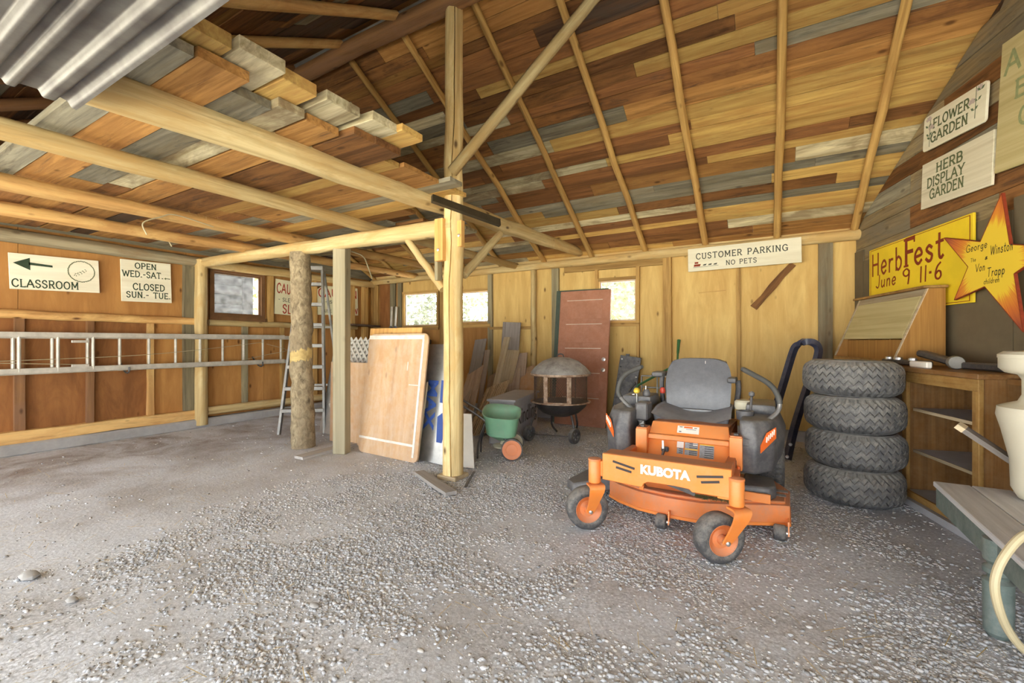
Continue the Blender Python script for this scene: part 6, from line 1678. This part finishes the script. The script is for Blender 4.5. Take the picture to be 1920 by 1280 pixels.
# steering levers
LL = [(1203, 792, 3.62), (1186, 768, 3.66), (1164, 745, 3.70), (1159, 730, 3.71), (1166, 710, 3.70), (1180, 697, 3.66), (1204, 687, 3.58)]
RL = [(1414, 806, 3.60), (1436, 790, 3.63), (1456, 774, 3.67), (1462, 757, 3.69), (1455, 735, 3.69), (1440, 718, 3.67), (1416, 704, 3.62), (1391, 691, 3.56)]
for pts_, k in ((LL, 2), (RL, 3)):
    P3 = [onY(a, b2, y) for a, b2, y in pts_]
    full = arc_pts(P3, 5)
    cut = k * 5
    mp('lever_tube', MB().tube(full[:cut + 1], .016, 10), 'lever_steel')
    g_ = full[cut:]
    mp('lever_grip', MB().tube(g_, [.019] * (len(g_) - 1) + [.014], 12), 'lever_grip')
    b0 = P3[0]
    mp('lever_mount', MB().box((b0.x, b0.y + .02, b0.z - .05), (.045, .05, .14)), 'lever_steel', bevel=.006)
# drive wheels, engine
for sg in (-1, 1):
    hub = Vector((CX + sg * .545, 4.34, .285)); Fm = Matrix.Rotation(math.pi / 2, 3, 'Y')
    wh = mp('drive_wheel', MB().lathe([(.15, -.105), (.20, -.118), (.25, -.115), (.278, -.09), (.285, 0), (.278, .09), (.25, .115), (.20, .118), (.15, .105)], hub, 44, Fm, closed=True), 'rubber', ang=60)
    mp('wheel_rim', MB().lathe([(.02, -.07), (.10, -.07), (.15, -.10), (.155, -.09), (.155, .09), (.15, .10), (.10, .07), (.02, .07)], hub, 30, Fm), 'orange_dusty', wh)
    tb = MB()
    for k in range(44):
        for j, xx in enumerate((-.075, -.025, .025, .075)):
            a = 2 * math.pi * (k + .5 * (j % 2)) / 44
            R3 = Matrix.Rotation(a, 3, 'X')
            tb.box(hub + R3 @ Vector((xx, 0, .284)), (.038, .026, .010), R3)
    o = mp('tread_blocks', tb, 'rubber', wh, smooth=False); o['kind'] = 'stuff'
mp('engine_block', MB().box((CX, 4.62, .50), (.52, .52, .34)), 'black_plastic', bevel=.03)
mp('engine_shroud', MB().lathe([(.18, .67), (.19, .70), (.17, .78), (.08, .80)], (CX, 4.62, 0), 24), 'black_plastic')
mp('hydro_cylinder', MB().tube([(CX + .335, 3.34, .22), (CX + .345, 3.38, .47)], .022, 10), 'dark_metal')
mp('lift_spring', MB().tube([(CX + .375, 3.32, .24), (CX + .38, 3.34, .44)], .010, 8), 'sticker_orange')
mp('lift_bolt', MB().tube([(CX + .376, 3.315, .30), (CX + .376, 3.325, .35)], .015, 8), 'chrome_bolt')
# clippings left on the deck
mb = MB(); rd = random.Random(5)
for k in range(900):
    a = rd.uniform(0, 6.28); r = rd.random() ** .6
    p = Vector((-.33 + .125 * r * math.cos(a), 3.225 + .055 * r * math.sin(a), .232 + .03 * (1 - r) + rd.random() * .006))
    d = Vector((rd.uniform(-1, 1), rd.uniform(-1, 1), rd.uniform(-.1, .3))).normalized() * rd.uniform(.008, .02); s_ = Vector((-d.y, d.x, 0)).normalized() * .0015
    mb.add([p - d - s_, p - d + s_, p + d + s_, p + d - s_], [(0, 1, 2, 3)])
o = mb.build('grass_clippings', 'grass_clippings', smooth=False); o['kind'] = 'stuff'; tag(o, 'dried grass clippings heaped on the orange mower deck', 'grass')
# ================================================================== OUTSIDE THE WINDOWS
root = thing('log_cabin', 'weathered grey log cabin seen through the left wall window', 'building', (-10.6, 4, 0))
for k in range(15):
    pole('cabin_log', (-10.4, -1.0, .11 + .21 * k), (-10.4, 5.55, .11 + .21 * k), .115, .115, 'cabin_log', root, n=12, nseg=5, wob=.004, lump=.02, seed=k)
for k in range(15):
    pole('cabin_log', (-13.5, 5.42, .215 + .21 * k), (-10.5, 5.42, .215 + .21 * k), .11, .11, 'cabin_log', root, n=12, nseg=4, wob=.004, lump=.02, seed=50 + k)
MB().box((-10.38, 5.66, 1.6), (.26, .22, 3.2)).build('corner_board', 'cabin_log', root)
MB().prism([(-14, -1.5, 3.3), (-9.7, -1.5, 3.0), (-9.7, 6.6, 3.0), (-14, 6.6, 3.3)], (0, 0, .1)).build('cabin_roof', 'roof_steel', root)
tlabs = ['birch with pale leaves behind the corner window', 'bushy yellow green tree behind the paired windows', 'dense green tree behind the main post window', 'tall leafy tree beyond the window beside the red door', 'slim pale trunk tree beyond the red door window', 'broad green tree past the log cabin corner', 'yellowing shrub beyond the back wall windows', 'dark conifer like tree far behind the barn']
tp = [(-10.5, 11.5, 3.2, 1.9), (-7.6, 12.5, 2.6, 2.2), (-5.2, 11.8, 2.9, 2.0), (-3.4, 13.5, 3.4, 2.3), (-2.3, 11.0, 3.8, 1.5), (-13.5, 9.0, 3.0, 2.4), (-8.8, 10.6, 1.6, 1.4), (-6.2, 16.0, 4.2, 3.2)]
for i, (x, y, hgt, rad) in enumerate(tp):
    root = thing('leafy_tree', tlabs[i], 'tree', (x, y, -.05), 'trees behind the barn')
    pole('trunk', (x, y, -.05), (x + .1, y, hgt + rad), .10, .04, 'trunk', root, n=9, nseg=6, wob=.04)
    n = 2600
    a = rng.uniform(0, 2 * np.pi, n); u = rng.uniform(-1, 1, n); rr = rad * rng.uniform(.35, 1, n) ** .6
    cen = np.stack([x + rr * np.sqrt(1 - u * u) * np.cos(a), y + rr * np.sqrt(1 - u * u) * np.sin(a), np.maximum(.3, hgt * .62 + rr * u * 1.15)], 1)
    d1 = rng.normal(size=(n, 3)); d1 /= np.linalg.norm(d1, axis=1, keepdims=True)
    d2 = np.cross(d1, rng.normal(size=(n, 3))); d2 /= np.linalg.norm(d2, axis=1, keepdims=True)
    s_ = rng.uniform(.06, .12, (n, 1))
    q = np.stack([cen - d1 * s_, cen + d2 * s_ * .5, cen + d1 * s_, cen - d2 * s_ * .5], 1).reshape(-1, 3)
    me = bpy.data.meshes.new('foliage'); me.from_pydata((q - np.array([x, y, 0])).tolist(), [], np.arange(4 * n).reshape(-1, 4).tolist())
    me.materials.append(M('leaf_green' if i % 3 else 'leaf_dark'))
    o = bpy.data.objects.new('foliage', me); _link(o, Matrix.Translation(Vector((x, y, 0))), root); o['kind'] = 'stuff'

# ================================================================== GRAVEL, STRAW
def ico():
    t = (1 + 5 ** .5) / 2
    v = np.array([(-1, t, 0), (1, t, 0), (-1, -t, 0), (1, -t, 0), (0, -1, t), (0, 1, t), (0, -1, -t), (0, 1, -t), (t, 0, -1), (t, 0, 1), (-t, 0, -1), (-t, 0, 1)], float)
    f = [(0, 11, 5), (0, 5, 1), (0, 1, 7), (0, 7, 10), (0, 10, 11), (1, 5, 9), (5, 11, 4), (11, 10, 2), (10, 7, 6), (7, 1, 8), (3, 9, 4), (3, 4, 2), (3, 2, 6), (3, 6, 8), (3, 8, 9), (4, 9, 5), (2, 4, 11), (6, 2, 10), (8, 6, 7), (9, 8, 1)]
    return v / np.linalg.norm(v[0]), np.array(f)
IV, IF = ico()
m, nt, b = _new('pebble_stone'); L = nt.links
at = N(nt, 'ShaderNodeAttribute', attribute_name='tone'); 
rr = ramp(nt, [(0.0, srgb(132, 133, 136)), (0.35, srgb(168, 170, 174)), (0.65, srgb(188, 190, 195)), (0.85, srgb(186, 181, 174)), (1.0, srgb(208, 210, 215))]); L.new(at.outputs['Fac'], rr.inputs[0])
L.new(rr.outputs[0], b.inputs['Base Color']); b.inputs['Roughness'].default_value = .9; b.inputs['Specular IOR Level'].default_value = .2
def vnoise(x, y, s, seed):
    r_ = np.random.default_rng(seed).random((64, 64))
    fx, fy = (x * s) % 64, (y * s) % 64
    i, j = fx.astype(int) % 64, fy.astype(int) % 64; a, b_ = fx - np.floor(fx), fy - np.floor(fy)
    a = a * a * (3 - 2 * a); b_ = b_ * b_ * (3 - 2 * b_); i2, j2 = (i + 1) % 64, (j + 1) % 64
    return (r_[i, j] * (1 - a) + r_[i2, j] * a) * (1 - b_) + (r_[i, j2] * (1 - a) + r_[i2, j2] * a) * b_
def pebbles(n_try, rmin, rmax, power):
    x = rng.uniform(-7.2, 2.6, n_try); y = rng.uniform(.2, 6.4, n_try)
    dist = np.hypot(x, y)
    gx = np.clip((x + 3.75 + .5 * vnoise(x, y, .9, 3)) / .7, .05, 1)
    nz = vnoise(x, y, 1.5, 5) * .55 + vnoise(x, y, 4.0, 6) * .45
    den = np.clip((nz - .36) * 3.4, .06, 1) * gx * np.clip(2.6 / dist, .1, 1.0) ** power
    # keep out of wall and of things standing on the ground
    ok = rng.random(n_try) < den
    ok &= (x < wallx_np(y) - .25)
    return x[ok], y[ok], rmin + (rmax - rmin) * rng.random(ok.sum()) ** 2.2
def wallx_np(y): return WC.x + (WC.y - y) * math.tan(math.radians(15))
X1, Y1, R1 = pebbles(520000, .0036, .0125, 1.4)
n = len(X1)
tone = np.clip(rng.normal(.5, .22, n), 0, 1)
V = IV[None] * (1 + .28 * rng.uniform(-1, 1, (n, 12, 1)))
ang = rng.uniform(0, 6.28, n); ca, sa = np.cos(ang), np.sin(ang)
V = V * np.stack([R1 * rng.uniform(.8, 1.5, n), R1 * rng.uniform(.7, 1.05, n), R1 * rng.uniform(.45, .75, n)], 1)[:, None, :]
V = np.stack([V[..., 0] * ca[:, None] - V[..., 1] * sa[:, None], V[..., 0] * sa[:, None] + V[..., 1] * ca[:, None], V[..., 2]], 2)
zf = np.array([floor_z(a, b_) for a, b_ in zip(X1, Y1)])
V += np.stack([X1, Y1, zf - .006 + R1 * .12], 1)[:, None, :]
me = bpy.data.meshes.new('gravel_pebbles')
me.vertices.add(n * 12); me.vertices.foreach_set('co', V.reshape(-1).astype(np.float32))
FI = (IF[None] + (np.arange(n) * 12)[:, None, None]).reshape(-1)
me.loops.add(len(FI)); me.loops.foreach_set('vertex_index', FI.astype(np.int32))
me.polygons.add(len(FI) // 3); me.polygons.foreach_set('loop_start', np.arange(0, len(FI), 3, dtype=np.int32))
me.update(calc_edges=True)
att = me.attributes.new('tone', 'FLOAT', 'POINT'); att.data.foreach_set('value', np.repeat(tone, 12).astype(np.float32))
me.materials.append(M('pebble_stone'))
o = bpy.data.objects.new('gravel_pebbles', me); _link(o, Matrix.Identity(4), None); o['kind'] = 'stuff'; tag(o, 'loose grey gravel spread over the barn floor', 'gravel')
print('pebbles', n)
n = 1500
x = rng.uniform(-6.5, 1.6, n); y = rng.uniform(.5, 5.5, n)
k = (vnoise(x, y, .8, 9) > .42) & (x < wallx_np(y) - .4); x, y = x[k], y[k]; n = len(x)
a = rng.uniform(0, 6.28, n); ln = rng.uniform(.015, .07, n); wd = rng.uniform(.0008, .0018, n)
d = np.stack([np.cos(a) * ln, np.sin(a) * ln, rng.uniform(-.003, .006, n)], 1); s_ = np.stack([-np.sin(a) * wd, np.cos(a) * wd, 0 * a], 1)
zf = np.array([floor_z(p, q) for p, q in zip(x, y)])
c_ = np.stack([x, y, zf + .012], 1)
q = np.stack([c_ - d - s_, c_ - d + s_, c_ + d + s_, c_ + d - s_], 1).reshape(-1, 3)
me = bpy.data.meshes.new('straw_bits'); me.from_pydata(q.tolist(), [], np.arange(4 * n).reshape(-1, 4).tolist()); me.materials.append(M('straw'))
o = bpy.data.objects.new('straw_bits', me); _link(o, Matrix.Identity(4), None); o['kind'] = 'stuff'; tag(o, 'thin dry straw scattered over the gravel', 'straw')
for i, (px, py, s_, lab) in enumerate(((55, 1083, .045, 'flat pale stone lying on the bare earth at far left'), (590, 1137, .022, 'pale rounded stone alone on the dusty patch'), (135, 1127, .026, 'grey stone in the gravel strip by the left edge'))):
    p = onZ(px, py, 0)
    vs_ = [Vector((v[0] * s_ * 1.5 * (1 + .1 * math.sin(7 * k)), v[1] * s_, v[2] * s_ * .5)) + Vector((p.x, p.y, s_ * .3)) for k, v in enumerate(IV)]
    o = MB().add(vs_, [tuple(f) for f in IF]).build('loose_stone', 'concrete', bevel=.004, seg=2, ang=80); tag(o, lab, 'stone')

# hay wisps caught on the middle joist
mb = MB(); rd = random.Random(8)
for k in range(260):
    u_ = rd.random(); yy = 2.2 + 2.0 * u_ ** 1.3
    p = Vector((-5.12 + rd.uniform(-.09, .09), yy, 2.575 + rd.uniform(-.03, .02)))
    d = Vector((rd.uniform(-1, 1), rd.uniform(-1, 1), rd.uniform(-1.4, .2))).normalized() * rd.uniform(.02, .08); s_ = Vector((d.y, -d.x, .001)).normalized() * .0012
    mb.add([p - s_, p + s_, p + d + s_ * .4, p + d - s_ * .4], [(0, 1, 2, 3)])
o = mb.build('hay_wisps', 'straw', smooth=False); o['kind'] = 'stuff'; tag(o, 'wisps of hay caught on the middle loft joist', 'hay')
